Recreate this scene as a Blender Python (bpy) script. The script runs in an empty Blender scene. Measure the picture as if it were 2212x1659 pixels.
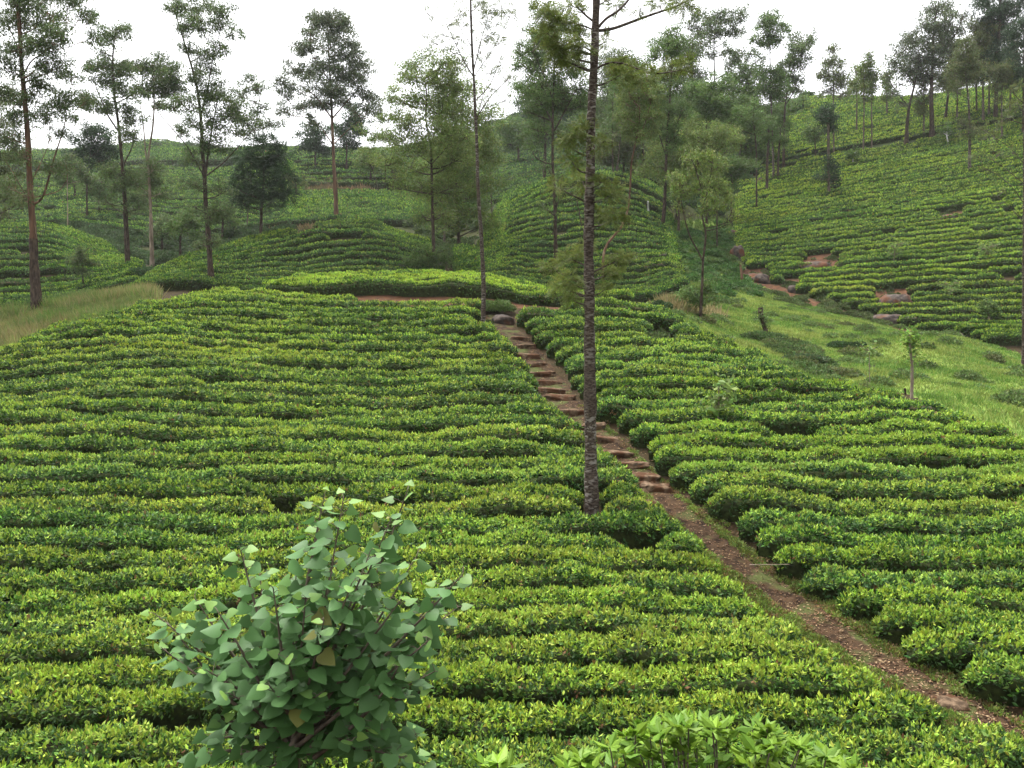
import bpy, math
import numpy as np

# ---------------------------------------------------------------- camera, sky, sun, exposure
RNG = np.random.default_rng(7)
F, CX, CY, HOR, CAMZ = 868.0, 512.0, 384.0, 330.0, 7.0
TH = math.atan((CY - HOR) / F)
CT, ST = math.cos(TH), math.sin(TH)
scene = bpy.context.scene
COL = scene.collection
cam_data = bpy.data.cameras.new("camera")
cam = bpy.data.objects.new("camera", cam_data)
COL.objects.link(cam)
cam.location = (0, 0, CAMZ)
cam.rotation_euler = (math.pi / 2 - TH, 0, 0)
cam_data.sensor_width = 36.0
cam_data.lens = 36.0 * F / 1024.0
cam_data.clip_start = 0.1
cam_data.clip_end = 6000
scene.camera = cam

SUN_EL, SUN_AZ = 72.0, 325.0       # high veiled sun, beyond the hill and a little to the left
world = bpy.data.worlds.new("World")
scene.world = world
world.use_nodes = True
wn, wl = world.node_tree.nodes, world.node_tree.links
wn.clear()
sky = wn.new('ShaderNodeTexSky')
sky.sky_type = 'NISHITA'
sky.sun_disc = False
sky.sun_elevation = math.radians(SUN_EL)
sky.sun_rotation = math.radians(SUN_AZ)
sky.air_density = 1.0
sky.dust_density = 6.0
sky.ozone_density = 1.0
hs = wn.new('ShaderNodeHueSaturation')       # cloud cover: hardly any blue left in the sky
hs.inputs['Saturation'].default_value = 0.10
bgn = wn.new('ShaderNodeBackground')
bgn.inputs['Strength'].default_value = 0.15
outn = wn.new('ShaderNodeOutputWorld')
wl.new(sky.outputs[0], hs.inputs['Color'])
wl.new(hs.outputs[0], bgn.inputs['Color'])
wl.new(bgn.outputs[0], outn.inputs['Surface'])

sun_data = bpy.data.lights.new("sun", 'SUN')
sun_data.energy = 1.5
sun_data.angle = math.radians(25)
sun_data.color = (1.0, 0.96, 0.90)
sun = bpy.data.objects.new("sun", sun_data)
COL.objects.link(sun)
sun.rotation_euler = (math.radians(90 - SUN_EL), 0, math.radians(180 - SUN_AZ))
scene.view_settings.view_transform = 'Standard'
scene.view_settings.look = 'None'
scene.view_settings.gamma = 1.0
scene.view_settings.exposure = 1.7
scene.cycles.max_bounces = 8
scene.cycles.transparent_max_bounces = 8
scene.cycles.use_adaptive_sampling = True
scene.cycles.adaptive_threshold = 0.02

# ---------------------------------------------------------------- helpers: geometry
def ray_y(py):
    return CT + ST * (CY - py) / F

def P(px, py, d):
    """World point seen at pixel (px, py) at forward distance d."""
    px, py, d = np.broadcast_arrays(np.asarray(px, float), np.asarray(py, float), np.asarray(d, float))
    yc = (CY - py) / F
    s = d / (CT + ST * yc)
    return np.stack([(px - CX) / F * s, d, CAMZ + (-ST + CT * yc) * s], -1)

def proj(X):
    X = np.asarray(X, float)
    y, z = X[..., 1], X[..., 2] - CAMZ
    fw = y * CT - z * ST
    return CX + F * X[..., 0] / fw, CY - F * (y * ST + z * CT) / fw

def nrm(v):
    return v / np.maximum(np.linalg.norm(v, axis=-1, keepdims=True), 1e-9)

def poly_in(poly, x, y):
    x, y = np.asarray(x, float), np.asarray(y, float)
    inside = np.zeros(x.shape, bool)
    n = len(poly)
    for i in range(n):
        x0, y0 = poly[i]
        x1, y1 = poly[(i + 1) % n]
        c = ((y0 > y) != (y1 > y)) & (x < (x1 - x0) * (y - y0) / ((y1 - y0) or 1e-9) + x0)
        inside ^= c
    return inside

def V2(pts):                         # coordinates read on the 2212-wide view of the photograph
    return [(x / 2.16016, y / 2.16016) for x, y in pts]

def vnoise(X, seed, scale):
    """cheap smooth noise in -1..1 for N x k points"""
    r = np.random.default_rng(seed)
    X = np.asarray(X, float) / scale
    out = np.zeros(X.shape[:-1])
    for k in range(6):
        w = r.normal(size=X.shape[-1]) * (1.0 + 0.7 * k) * 1.3
        out += np.sin(X @ w + r.uniform(0, 6.28)) / (1 + 0.35 * k)
    return out / 2.6

# ---------------------------------------------------------------- helpers: meshes and objects
def mesh_obj(name, V, Q, mats, col=None, mi=None, smooth=False, parent=None, loc=None):
    V = np.asarray(V, np.float32).reshape(-1, 3)
    Q = np.asarray(Q, np.int32).reshape(-1, 4)
    if loc is not None:
        V = V - np.asarray(loc, np.float32)
    me = bpy.data.meshes.new(name)
    nq = len(Q)
    me.vertices.add(len(V))
    me.vertices.foreach_set('co', V.ravel())
    me.loops.add(nq * 4)
    me.loops.foreach_set('vertex_index', Q.ravel())
    me.polygons.add(nq)
    me.polygons.foreach_set('loop_start', np.arange(0, nq * 4, 4, dtype=np.int32))
    me.polygons.foreach_set('loop_total', np.full(nq, 4, np.int32))
    if mi is not None:
        me.polygons.foreach_set('material_index', np.asarray(mi, np.int32))
    if smooth is not False:
        sm = np.full(nq, True) if smooth is True else np.asarray(smooth, bool)
        me.polygons.foreach_set('use_smooth', sm)
    if col is not None:
        c = np.ones((len(V), 4), np.float32)
        c[:, :3] = col
        at = me.color_attributes.new('col', 'FLOAT_COLOR', 'POINT')
        at.data.foreach_set('color', c.ravel())
    for m in mats:
        me.materials.append(m)
    me.update(calc_edges=True)
    o = bpy.data.objects.new(name, me)
    COL.objects.link(o)
    if parent is not None:
        o.parent = parent
    elif loc is not None:
        o.location = loc
    return o

def tag(o, label=None, cat=None, group=None, kind=None):
    if label: o['label'] = label
    if cat: o['category'] = cat
    if group: o['group'] = group
    if kind: o['kind'] = kind
    return o

def empty(name, loc):
    o = bpy.data.objects.new(name, None)
    COL.objects.link(o)
    o.location = [float(t) for t in loc]
    o.empty_display_size = 0.3
    return o

def leaf_quads(C, A, B, L, W, fold=0.15):
    """pointed leaves as folded lozenges: base, side, tip, side"""
    L = np.asarray(L, float).reshape(-1, 1) * np.ones((len(C), 1))
    W = np.asarray(W, float).reshape(-1, 1) * np.ones((len(C), 1))
    N = np.cross(A, B)
    m = C + A * L * 0.45 + N * W * fold
    V = np.stack([C, m + B * W * 0.5, C + A * L, m - B * W * 0.5], 1)
    return V.reshape(-1, 3)

def quads_of(n, off=0):
    return np.arange(n * 4, dtype=np.int32).reshape(-1, 4) + off

class MB:
    """collects quads, colours and material slots for ONE mesh"""
    def __init__(s):
        s.V, s.Q, s.C, s.M, s.S, s.n = [], [], [], [], [], 0
    def add(s, V, Q, col, m=0, smooth=False):
        V = np.asarray(V, float).reshape(-1, 3)
        Q = np.asarray(Q, int).reshape(-1, 4)
        s.V.append(V); s.Q.append(Q + s.n)
        s.C.append(np.broadcast_to(np.asarray(col, float), V.shape))
        s.M.append(np.full(len(Q), m)); s.S.append(np.full(len(Q), smooth))
        s.n += len(V)
    def leaves(s, C, A, B, L, W, col, m=0, fold=0.15):
        if len(C) == 0: return
        V = leaf_quads(C, A, B, L, W, fold)
        s.add(V, quads_of(len(C)), np.repeat(col, 4, 0) if np.ndim(col) == 2 else col, m)
    def tube(s, pts, rad, col=(1, 1, 1), m=0, k=7, wob=0.0):
        pts = np.asarray(pts, float); rad = np.asarray(rad, float) * np.ones(len(pts))
        n = len(pts)
        T = nrm(np.gradient(pts, axis=0))
        ref = np.where(np.abs(T[:, 2:3]) > 0.9, np.array([[1., 0, 0]]), np.array([[0, 0, 1.]]))
        if abs(T[0, 2]) > 0.6: ref = np.array([[1., 0.02, 0]]) * np.ones((n, 1))
        U = nrm(np.cross(T, ref)); W = np.cross(T, U)
        a = np.arange(k) / k * 2 * math.pi
        r = rad[:, None] * (1 + wob * RNG.normal(size=(n, k)))
        ring = pts[:, None] + r[..., None] * (np.cos(a)[None, :, None] * U[:, None] + np.sin(a)[None, :, None] * W[:, None])
        i = np.arange(n - 1)[:, None] * k
        j = np.arange(k)[None]
        q = np.stack([i + j, i + (j + 1) % k, i + k + (j + 1) % k, i + k + j], -1).reshape(-1, 4)
        s.add(ring.reshape(-1, 3), q, col, m, True)
        top = ring[-1]
        if k >= 4: s.add(top[[0, k // 4, k // 2, (3 * k) // 4]], [[0, 1, 2, 3]], col if np.ndim(col) < 2 else np.asarray(col)[-1], m)
    def build(s, name, mats, parent=None, loc=None):
        return mesh_obj(name, np.concatenate(s.V), np.concatenate(s.Q), mats, np.concatenate(s.C),
                        np.concatenate(s.M), np.concatenate(s.S), parent, loc)

# ---------------------------------------------------------------- materials
def new_mat(name):
    m = bpy.data.materials.new(name)
    m.use_nodes = True
    n, l = m.node_tree.nodes, m.node_tree.links
    n.clear()
    out = n.new('ShaderNodeOutputMaterial')
    return m, n, l, out

def leaf_mat(name, rough=0.5, spec=0.3, trans=0.30, var=0.25):
    m, n, l, out = new_mat(name)
    at = n.new('ShaderNodeAttribute'); at.attribute_name = 'col'
    geo = n.new('ShaderNodeNewGeometry')
    noi = n.new('ShaderNodeTexNoise'); noi.inputs['Scale'].default_value = 0.9; noi.inputs['Detail'].default_value = 3
    l.new(geo.outputs['Position'], noi.inputs['Vector'])
    mr = n.new('ShaderNodeMapRange')
    mr.inputs['From Min'].default_value = 0.3; mr.inputs['From Max'].default_value = 0.7
    mr.inputs['To Min'].default_value = 1 - var; mr.inputs['To Max'].default_value = 1 + var
    l.new(noi.outputs[0], mr.inputs['Value'])
    mu = n.new('ShaderNodeVectorMath'); mu.operation = 'SCALE'
    l.new(at.outputs['Color'], mu.inputs[0]); l.new(mr.outputs[0], mu.inputs['Scale'])
    bs = n.new('ShaderNodeBsdfPrincipled')
    bs.inputs['Roughness'].default_value = rough
    bs.inputs['Specular IOR Level'].default_value = spec
    l.new(mu.outputs[0], bs.inputs['Base Color'])
    tr = n.new('ShaderNodeBsdfTranslucent')
    l.new(mu.outputs[0], tr.inputs['Color'])
    mx = n.new('ShaderNodeMixShader'); mx.inputs[0].default_value = trans
    l.new(bs.outputs[0], mx.inputs[1]); l.new(tr.outputs[0], mx.inputs[2])
    l.new(mx.outputs[0], out.inputs['Surface'])
    return m

def noise_mat(name, c0, c1, scale=6.0, detail=6, rough=0.9, bump=0.4, stretch=(1, 1, 1), lo=0.35, hi=0.65, c2=None, scale2=2.0, bdist=0.03, thr=(0.52, 0.62), patchy=0.0):
    m, n, l, out = new_mat(name)
    geo = n.new('ShaderNodeNewGeometry')
    mp = n.new('ShaderNodeMapping'); mp.inputs['Scale'].default_value = stretch
    l.new(geo.outputs['Position'], mp.inputs['Vector'])
    noi = n.new('ShaderNodeTexNoise'); noi.inputs['Scale'].default_value = scale; noi.inputs['Detail'].default_value = detail
    l.new(mp.outputs[0], noi.inputs['Vector'])
    rp = n.new('ShaderNodeValToRGB')
    rp.color_ramp.elements[0].position = lo; rp.color_ramp.elements[0].color = (*c0, 1)
    rp.color_ramp.elements[1].position = hi; rp.color_ramp.elements[1].color = (*c1, 1)
    l.new(noi.outputs[0], rp.inputs[0])
    colr = rp.outputs[0]
    if c2 is not None:
        n2 = n.new('ShaderNodeTexNoise'); n2.inputs['Scale'].default_value = scale2; n2.inputs['Detail'].default_value = 4
        l.new(mp.outputs[0], n2.inputs['Vector'])
        r2 = n.new('ShaderNodeMapRange'); r2.inputs['From Min'].default_value = thr[0]; r2.inputs['From Max'].default_value = thr[1]
        l.new(n2.outputs[0], r2.inputs['Value'])
        fac = r2.outputs[0]
        if patchy:                                   # the spots come in colonies
            n3 = n.new('ShaderNodeTexNoise'); n3.inputs['Scale'].default_value = patchy; n3.inputs['Detail'].default_value = 2
            l.new(geo.outputs['Position'], n3.inputs['Vector'])
            r3 = n.new('ShaderNodeMapRange'); r3.inputs['From Min'].default_value = 0.36; r3.inputs['From Max'].default_value = 0.60
            l.new(n3.outputs[0], r3.inputs['Value'])
            mm = n.new('ShaderNodeMath'); mm.operation = 'MULTIPLY'
            l.new(fac, mm.inputs[0]); l.new(r3.outputs[0], mm.inputs[1]); fac = mm.outputs[0]
        mx = n.new('ShaderNodeMix'); mx.data_type = 'RGBA'
        l.new(fac, mx.inputs[0]); l.new(colr, mx.inputs[6]); mx.inputs[7].default_value = (*c2, 1)
        colr = mx.outputs[2]
    bs = n.new('ShaderNodeBsdfPrincipled')
    bs.inputs['Roughness'].default_value = rough
    bs.inputs['Specular IOR Level'].default_value = 0.08
    l.new(colr, bs.inputs['Base Color'])
    if bump:
        b = n.new('ShaderNodeBump'); b.inputs['Strength'].default_value = bump; b.inputs['Distance'].default_value = bdist
        l.new(noi.outputs[0], b.inputs['Height']); l.new(b.outputs[0], bs.inputs['Normal'])
    l.new(bs.outputs[0], out.inputs['Surface'])
    return m

def ground_mat():
    m, n, l, out = new_mat('ground_soil_and_grass')
    at = n.new('ShaderNodeAttribute'); at.attribute_name = 'col'
    sep = n.new('ShaderNodeSeparateColor'); l.new(at.outputs['Color'], sep.inputs[0])
    geo = n.new('ShaderNodeNewGeometry')
    def noise(s, d=6):
        t = n.new('ShaderNodeTexNoise'); t.inputs['Scale'].default_value = s; t.inputs['Detail'].default_value = d
        l.new(geo.outputs['Position'], t.inputs['Vector']); return t.outputs[0]
    def ramp(v, c0, c1, lo=0.35, hi=0.65):
        r = n.new('ShaderNodeValToRGB')
        r.color_ramp.elements[0].position = lo; r.color_ramp.elements[0].color = (*c0, 1)
        r.color_ramp.elements[1].position = hi; r.color_ramp.elements[1].color = (*c1, 1)
        l.new(v, r.inputs[0]); return r.outputs[0]
    def mix(f, a, b):
        x = n.new('ShaderNodeMix'); x.data_type = 'RGBA'
        l.new(f, x.inputs[0]); l.new(a, x.inputs[6]); l.new(b, x.inputs[7]); return x.outputs[2]
    n1, n2, n3 = noise(3.0), noise(0.5), noise(14.0)
    soil = mix(n2, ramp(n3, (0.022, 0.013, 0.008), (0.055, 0.031, 0.018)), ramp(n1, (0.018, 0.024, 0.009), (0.045, 0.034, 0.017)))
    red = ramp(n1, (0.035, 0.020, 0.012), (0.10, 0.048, 0.025), 0.3, 0.7)
    grass = mix(n2, ramp(n3, (0.07, 0.14, 0.022), (0.13, 0.21, 0.035)), ramp(n1, (0.10, 0.15, 0.03), (0.18, 0.19, 0.05)))
    dry = ramp(n1, (0.14, 0.095, 0.05), (0.24, 0.17, 0.09))
    green = ramp(n3, (0.016, 0.026, 0.008), (0.036, 0.055, 0.014))
    # wobble the masks so no border is a clean line
    def wob(v, amt=0.7):
        a = n.new('ShaderNodeMath'); a.operation = 'MULTIPLY_ADD'
        l.new(n1, a.inputs[0]); a.inputs[1].default_value = amt; a.inputs[2].default_value = -amt * 0.5
        b = n.new('ShaderNodeMath'); b.operation = 'ADD'; l.new(v, b.inputs[0]); l.new(a.outputs[0], b.inputs[1])
        c = n.new('ShaderNodeMapRange'); c.inputs['From Min'].default_value = 0.35; c.inputs['From Max'].default_value = 0.65
        l.new(b.outputs[0], c.inputs['Value']); return c.outputs[0]
    c = mix(wob(sep.outputs[0]), soil, grass)
    c = mix(wob(sep.outputs[1]), c, red)
    c = mix(wob(sep.outputs[2]), c, dry)
    al = n.new('ShaderNodeAttribute'); al.attribute_name = 'far'
    c = mix(al.outputs['Fac'], c, green)
    bs = n.new('ShaderNodeBsdfPrincipled'); bs.inputs['Roughness'].default_value = 0.95
    bs.inputs['Specular IOR Level'].default_value = 0.06
    l.new(c, bs.inputs['Base Color'])
    b = n.new('ShaderNodeBump'); b.inputs['Strength'].default_value = 0.7; b.inputs['Distance'].default_value = 0.06
    l.new(n3, b.inputs['Height']); l.new(b.outputs[0], bs.inputs['Normal'])
    l.new(bs.outputs[0], out.inputs['Surface'])
    return m

M = dict(
    tea=leaf_mat('tea_leaves', 0.5, 0.15, 0.30, 0.22),
    leaf=leaf_mat('tree_leaves', 0.55, 0.15, 0.32, 0.22),
    big=leaf_mat('broad_leaves', 0.5, 0.22, 0.32, 0.15),
    grass=leaf_mat('grass_blades', 0.6, 0.2, 0.35, 0.25),
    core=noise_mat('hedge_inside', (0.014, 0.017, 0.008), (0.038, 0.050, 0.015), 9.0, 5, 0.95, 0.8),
    ground=ground_mat(),
    bark_dark=noise_mat('dark_bark', (0.028, 0.021, 0.016), (0.085, 0.062, 0.046), 9, 6, 0.95, 0.8, (1, 1, 0.35)),
    bark_grey=noise_mat('grey_bark', (0.06, 0.048, 0.036), (0.16, 0.13, 0.10), 9, 6, 0.95, 0.6, (1, 1, 0.35)),
    bark_tan=noise_mat('peeling_tan_bark', (0.05, 0.03, 0.02), (0.17, 0.098, 0.062), 5, 6, 0.9, 0.6, (1, 1, 0.12), c2=(0.25, 0.175, 0.115), scale2=4, thr=(0.58, 0.66)),
    bark_pale=noise_mat('pale_bark', (0.12, 0.09, 0.065), (0.30, 0.24, 0.18), 6, 6, 0.9, 0.5, (1, 1, 0.2)),
    bark_lichen=noise_mat('lichen_spotted_bark', (0.028, 0.020, 0.016), (0.10, 0.078, 0.062), 12, 6, 0.95, 0.8, (1, 1, 2.6), c2=(0.215, 0.195, 0.172), scale2=6.0, thr=(0.50, 0.62), patchy=1.3),
    rock=noise_mat('rock', (0.025, 0.021, 0.019), (0.095, 0.075, 0.062), 3.2, 8, 0.9, 0.8, c2=(0.10, 0.046, 0.026), scale2=1.1, thr=(0.5, 0.62), bdist=0.1),
    stone=noise_mat('step_stone', (0.045, 0.030, 0.019), (0.15, 0.103, 0.066), 9, 8, 0.95, 1.0, c2=(0.06, 0.03, 0.016), scale2=3.0, thr=(.45,.55)),
    path=noise_mat('path_soil', (0.015, 0.009, 0.0055), (0.055, 0.033, 0.018), 5, 10, 0.95, 1.0, c2=(0.05, 0.06, 0.018), scale2=1.7, thr=(0.50, 0.64)),
    white=noise_mat('whitewash', (0.35, 0.34, 0.31), (0.6, 0.6, 0.57), 12, 4, 0.9, 0.3),
    wood=noise_mat('weathered_wood', (0.13, 0.10, 0.075), (0.27, 0.22, 0.17), 9, 5, 0.9, 0.5, (1, 1, 0.2)),
)

# ---------------------------------------------------------------- terrain
CP = []          # (px, py, d, canopy height above the ground there)
def cp(c, *pts):
    for p in pts: CP.append((*p, c))
for px in (-250, 0, 200, 400, 600, 800, 1000, 1250):
    cp(.7, (px, 768, 11.5), (px, 690, 13.3), (px, 600, 16.2), (px, 540, 18.8), (px, 480, 22))
cp(.7, (-250, 430, 25.5), (-250, 398, 31), (0, 420, 26), (0, 374, 31.5), (0, 350, 35), (100, 415, 26.5), (100, 360, 32), (100, 311, 40),
   (215, 418, 26.5), (215, 360, 32.5), (215, 320, 38), (215, 290, 43), (60, 325, 38), (150, 298, 42),
   (350, 420, 26.5), (350, 360, 33), (350, 322, 38), (350, 303, 41.5), (480, 420, 26.5), (480, 360, 33), (470, 330, 37), (500, 308, 41),
   (600, 420, 26.5), (600, 355, 33.5), (560, 310, 40.5), (700, 420, 26.5), (700, 358, 33), (667, 304, 42), (640, 310, 40.5),
   (764, 352, 35), (780, 420, 26.5), (805, 377, 31), (850, 418, 26.8), (903, 394, 29), (960, 418, 26.5), (1024, 437, 24.8), (1120, 455, 23.5))
cp(0, (0, 356, 39), (-100, 365, 38), (-250, 375, 38), (0, 340, 43), (0, 318, 49), (50, 329, 43), (50, 310, 50), (100, 303, 50), (140, 296, 53), (150, 304, 46), (215, 298, 50), (215, 300, 46.5))
cp(0, (300, 301, 44.3), (350, 304, 43.8), (420, 303, 43.8), (500, 307, 43.2), (580, 308, 43), (630, 306, 44.5))
cp(.75, (300, 278, 47), (360, 275, 47.5), (420, 274.5, 47.5), (500, 280, 47), (580, 296, 46), (300, 277, 51), (420, 274, 51), (500, 279, 50.5), (580, 295, 49))
cp(0, (400, 291, 55), (300, 293, 55), (500, 295, 55), (600, 303, 52), (650, 305, 52))
cp(.7, (240, 288, 58), (300, 285, 58), (400, 283, 58), (300, 262, 66), (380, 262, 65), (200, 250, 67), (140, 274, 60), (110, 290, 57), (260, 234, 73), (320, 221, 77),
   (370, 220, 77), (430, 237, 73), (450, 262, 66), (450, 250, 69))
cp(0, (200, 259, 76), (260, 245, 82), (320, 231, 87), (370, 230, 87), (430, 244, 82), (130, 271, 69), (130, 262, 78))
cp(.7, (480, 278, 62), (560, 290, 61), (640, 290, 62), (560, 240, 76), (620, 240, 76), (510, 222, 82), (470, 247, 72), (505, 194, 94), (550, 177, 97),
   (600, 171, 99), (640, 178, 98), (668, 192, 94), (680, 240, 78), (690, 270, 68), (560, 205, 87), (620, 203, 87))
cp(0, (690, 298, 62), (600, 180, 108), (520, 197, 104), (660, 194, 104), (445, 265, 78), (445, 247, 86), (440, 222, 96), (480, 215, 98))
cp(0, (700, 300, 62), (715, 278, 71), (720, 252, 81), (710, 226, 92), (700, 205, 102), (740, 292, 67))
cp(0, (1024, 400, 33), (1024, 372, 42), (1100, 420, 31), (1100, 390, 41), (960, 400, 32), (960, 362, 42), (960, 338, 50), (880, 362, 42), (880, 332, 54), (800, 342, 47), (800, 312, 60), (740, 318, 55),
   (700, 314, 53), (860, 396, 31.5), (780, 367, 37), (720, 330, 47), (690, 312, 49))
cp(.7, (741, 255, 82), (800, 287, 69), (880, 307, 64), (950, 327, 58), (1024, 352, 52), (1150, 390, 45), (1024, 300, 60), (1150, 330, 56), (1024, 250, 70),
   (1024, 200, 84), (1150, 220, 80), (1024, 150, 102), (1024, 118, 115), (1150, 90, 115), (1024, 92, 126), (1024, 76, 138), (1150, 40, 140),
   (870, 280, 71), (870, 250, 78), (870, 200, 95), (870, 150, 118), (870, 120, 134), (870, 97, 152), (930, 94, 146), (960, 90, 144), (800, 97, 162), (800, 120, 142), (800, 160, 118),
   (800, 200, 100), (800, 240, 86), (760, 230, 92), (760, 190, 108), (760, 150, 130), (745, 120, 165))
cp(0, (870, 113, 178), (1024, 90, 160), (800, 114, 188), (840, 114, 182), (735, 112, 205), (850, 117, 230), (850, 120, 290), (950, 114, 220), (760, 116, 250), (900, 116, 195), (1150, 60, 165), (350, 160, 205), (400, 160, 215), (430, 147, 185), (440, 152, 225), (480, 136, 225), (300, 158, 200), (250, 160, 215))
cp(.7, (0, 300, 60), (0, 260, 71), (0, 222, 85), (55, 224, 85), (60, 290, 62), (60, 255, 72), (100, 240, 80), (130, 262, 70), (-200, 300, 60), (-200, 215, 88))
cp(0, (0, 231, 95), (60, 231, 95), (115, 250, 88), (-200, 225, 98))
cp(.7, (60, 205, 120), (60, 190, 140), (100, 216, 108), (150, 226, 100), (150, 195, 122), (150, 165, 160), (200, 226, 98), (200, 190, 125), (210, 170, 150), (-200, 170, 170),
   (0, 200, 128), (0, 172, 170), (150, 142, 230), (100, 152, 230), (200, 152, 200), (0, 152, 240))
cp(.7, (300, 219, 97), (400, 219, 98), (300, 201, 110), (400, 201, 110), (340, 191, 118), (340, 183, 124), (300, 180, 127), (400, 180, 127), (300, 157, 150), (400, 165, 150),
   (291, 150, 165), (400, 150, 178), (470, 186, 128), (470, 205, 112), (450, 150, 168), (520, 150, 168), (520, 178, 130), (520, 114, 205), (600, 150, 152), (600, 104, 205),
   (700, 150, 142), (700, 100, 200), (680, 182, 115), (650, 168, 122))
cp(0, (0, 168, 400), (290, 165, 300), (300, 175, 400), (520, 135, 400), (700, 120, 400), (900, 120, 400), (1100, 105, 400), (150, 150, 300), (-200, 180, 400))

_c = np.array(CP)
_p = P(_c[:, 0], _c[:, 1], _c[:, 2])
_p[:, 2] -= _c[:, 3]
_u, _v, _w = list(_p[:, 0] / _p[:, 1]), list(np.log(_p[:, 1])), list((_p[:, 2] - CAMZ) / _p[:, 1])
for d, z in ((8.0, -5.2), (6.0, -4.3), (4.2, -3.3), (2.6, -2.8)):            # the bank the camera looks down from
    for px in (-400, 0, 300, 600, 900, 1400):
        _u.append((px - CX) / F); _v.append(math.log(d)); _w.append(z / d)
_u, _v, _w = map(np.array, (_u, _v, _w))

def _tps(r2):
    return 0.5 * r2 * np.log(np.maximum(r2, 1e-12))
SV = 0.8
_n = len(_u)
_K = _tps((_u[:, None] - _u[None]) ** 2 + SV ** 2 * (_v[:, None] - _v[None]) ** 2) + 1.5e-4 * np.eye(_n)
_Pm = np.stack([np.ones(_n), _u, _v], 1)
_A = np.block([[_K, _Pm], [_Pm.T, np.zeros((3, 3))]])
_sol = np.linalg.solve(_A, np.r_[_w, 0, 0, 0])
GU, GV = np.linspace(-1.15, 1.15, 621), np.linspace(math.log(2.6), math.log(400), 460)
_g = np.zeros((len(GV), len(GU)))
for i, v in enumerate(GV):
    r2 = (GU[:, None] - _u[None]) ** 2 + SV ** 2 * (v - _v[None]) ** 2
    _g[i] = _tps(r2) @ _sol[:_n] + _sol[_n] + _sol[_n + 1] * GU + _sol[_n + 2] * v
_X = GU[None] * np.exp(GV)[:, None]
_Y = np.exp(GV)[:, None] + 0 * GU[None]
_g += (0.10 * vnoise(np.stack([_X, _Y], -1), 3, 6.0) + 0.04 * vnoise(np.stack([_X, _Y], -1), 4, 1.6)) / _Y

def Hw(u, v):
    fu = np.clip((np.asarray(u) - GU[0]) / (GU[1] - GU[0]), 0, len(GU) - 1.001)
    fv = np.clip((np.asarray(v) - GV[0]) / (GV[1] - GV[0]), 0, len(GV) - 1.001)
    i, j = fu.astype(int), fv.astype(int)
    a, b = fu - i, fv - j
    return (_g[j, i] * (1 - a) + _g[j, i + 1] * a) * (1 - b) + (_g[j + 1, i] * (1 - a) + _g[j + 1, i + 1] * a) * b

def ground_xy(x, y):
    x, y = np.asarray(x, float), np.maximum(np.asarray(y, float), 2.0)
    return CAMZ + y * Hw(x / y, np.log(y))

def ground_at(px, d):
    """ground point in the image column px at forward distance d"""
    px, d = np.broadcast_arrays(np.asarray(px, float), np.asarray(d, float))
    ry = np.full(px.shape, CT)
    for _ in range(4):
        u = (px - CX) / F / ry
        w = Hw(u, np.log(d))
        yc = (ST + w * CT) / (CT - w * ST)
        ry = CT + ST * yc
    u = (px - CX) / F / ry
    return np.stack([u * d, d, CAMZ + d * Hw(u, np.log(d))], -1)

def find_d(px, py, d0, span=0.3):
    """distance near d0 at which the ground shows at pixel (px, py)"""
    d = np.linspace(d0 * (1 - span), d0 * (1 + span), 120)
    g = proj(ground_at(np.full(120, px), d))[1]
    e = np.abs(g - py) + 6.0 * np.abs(d - d0) / d0
    return float(d[np.argmin(e)])

def ip(tab):
    t = np.array(sorted(tab), float)
    return lambda x: np.interp(x, t[:, 0], t[:, 1])

# the stepped path
PATH_PX = [(497, 322, 38.5), (512, 333, 37), (528, 352, 35), (546, 378, 32), (562, 402, 29.5), (588, 428, 27), (612, 450, 25), (642, 480, 23), (680, 515, 20.8),
           (730, 560, 18.5), (790, 604, 16.7), (850, 645, 15.5), (930, 694, 14.2), (1010, 738, 13.2), (1090, 784, 12.3)]
_pd = [(find_d(a, b, c, 0.12), a) for a, b, c in PATH_PX]
path_px = ip(_pd)                                   # pixel column of the path's middle at distance d
PATH_D0, PATH_D1 = min(p[0] for p in _pd), max(p[0] for p in _pd)

HOLES = []        # (px, py, rx, ry, d0, d1): places inside tea plots where no bush stands
HOLES += [(592, 524, 12, 17, 17, 24), (483, 331, 7, 8, 32, 41), (822, 264, 17, 8, 55, 110), (892, 299, 17, 10, 50, 80), (951, 217, 10, 5, 60, 130), (760, 277, 10, 6, 55, 90),
          (790, 286, 8, 5, 55, 90), (690, 183, 14, 5, 80, 140), (306, 235, 11, 5, 60, 90), (352, 245, 20, 2.2, 60, 90), (745, 178, 12, 6, 80, 150), (660, 343, 14, 8, 30, 42), (285, 527, 9, 7, 15, 22)]
GRASS_POLY = V2([(1395, 505), (1440, 480), (1560, 470), (1590, 500), (1600, 600), (1720, 650), (1880, 690), (2050, 715), (2230, 775), (2400, 810), (2400, 1000), (2212, 960), (1960, 850), (1740, 835), (1600, 780), (1400, 655), (1480, 600), (1440, 540)])
DRY_POLY = V2([(-120, 705), (60, 680), (130, 668), (240, 650), (330, 640), (330, 680), (215, 720), (100, 770), (-120, 840)])
SCRUB_POLY = V2([(620, 390), (720, 395), (800, 410), (840, 425), (830, 440), (700, 432), (620, 420)])
BANK_POLY = V2([(590, 625), (760, 635), (1040, 640), (1260, 640), (1260, 668), (1020, 668), (700, 655), (590, 645)])

FOOT = ip([(735, 84), (748, 76), (790, 69.5), (880, 62), (950, 55.5), (1024, 48.2), (1110, 44)])
def foot_bank(px, d):                                # the worn earth bank along the bottom of the right hillside
    e = FOOT(px) - d - 0.6 + 0.7 * np.sin(px / 17.0)
    return (px > 742) & (px < 1090) & (e > -1.2) & (e < 1.5 + 0.8 * np.sin(px / 29.0))

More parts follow.
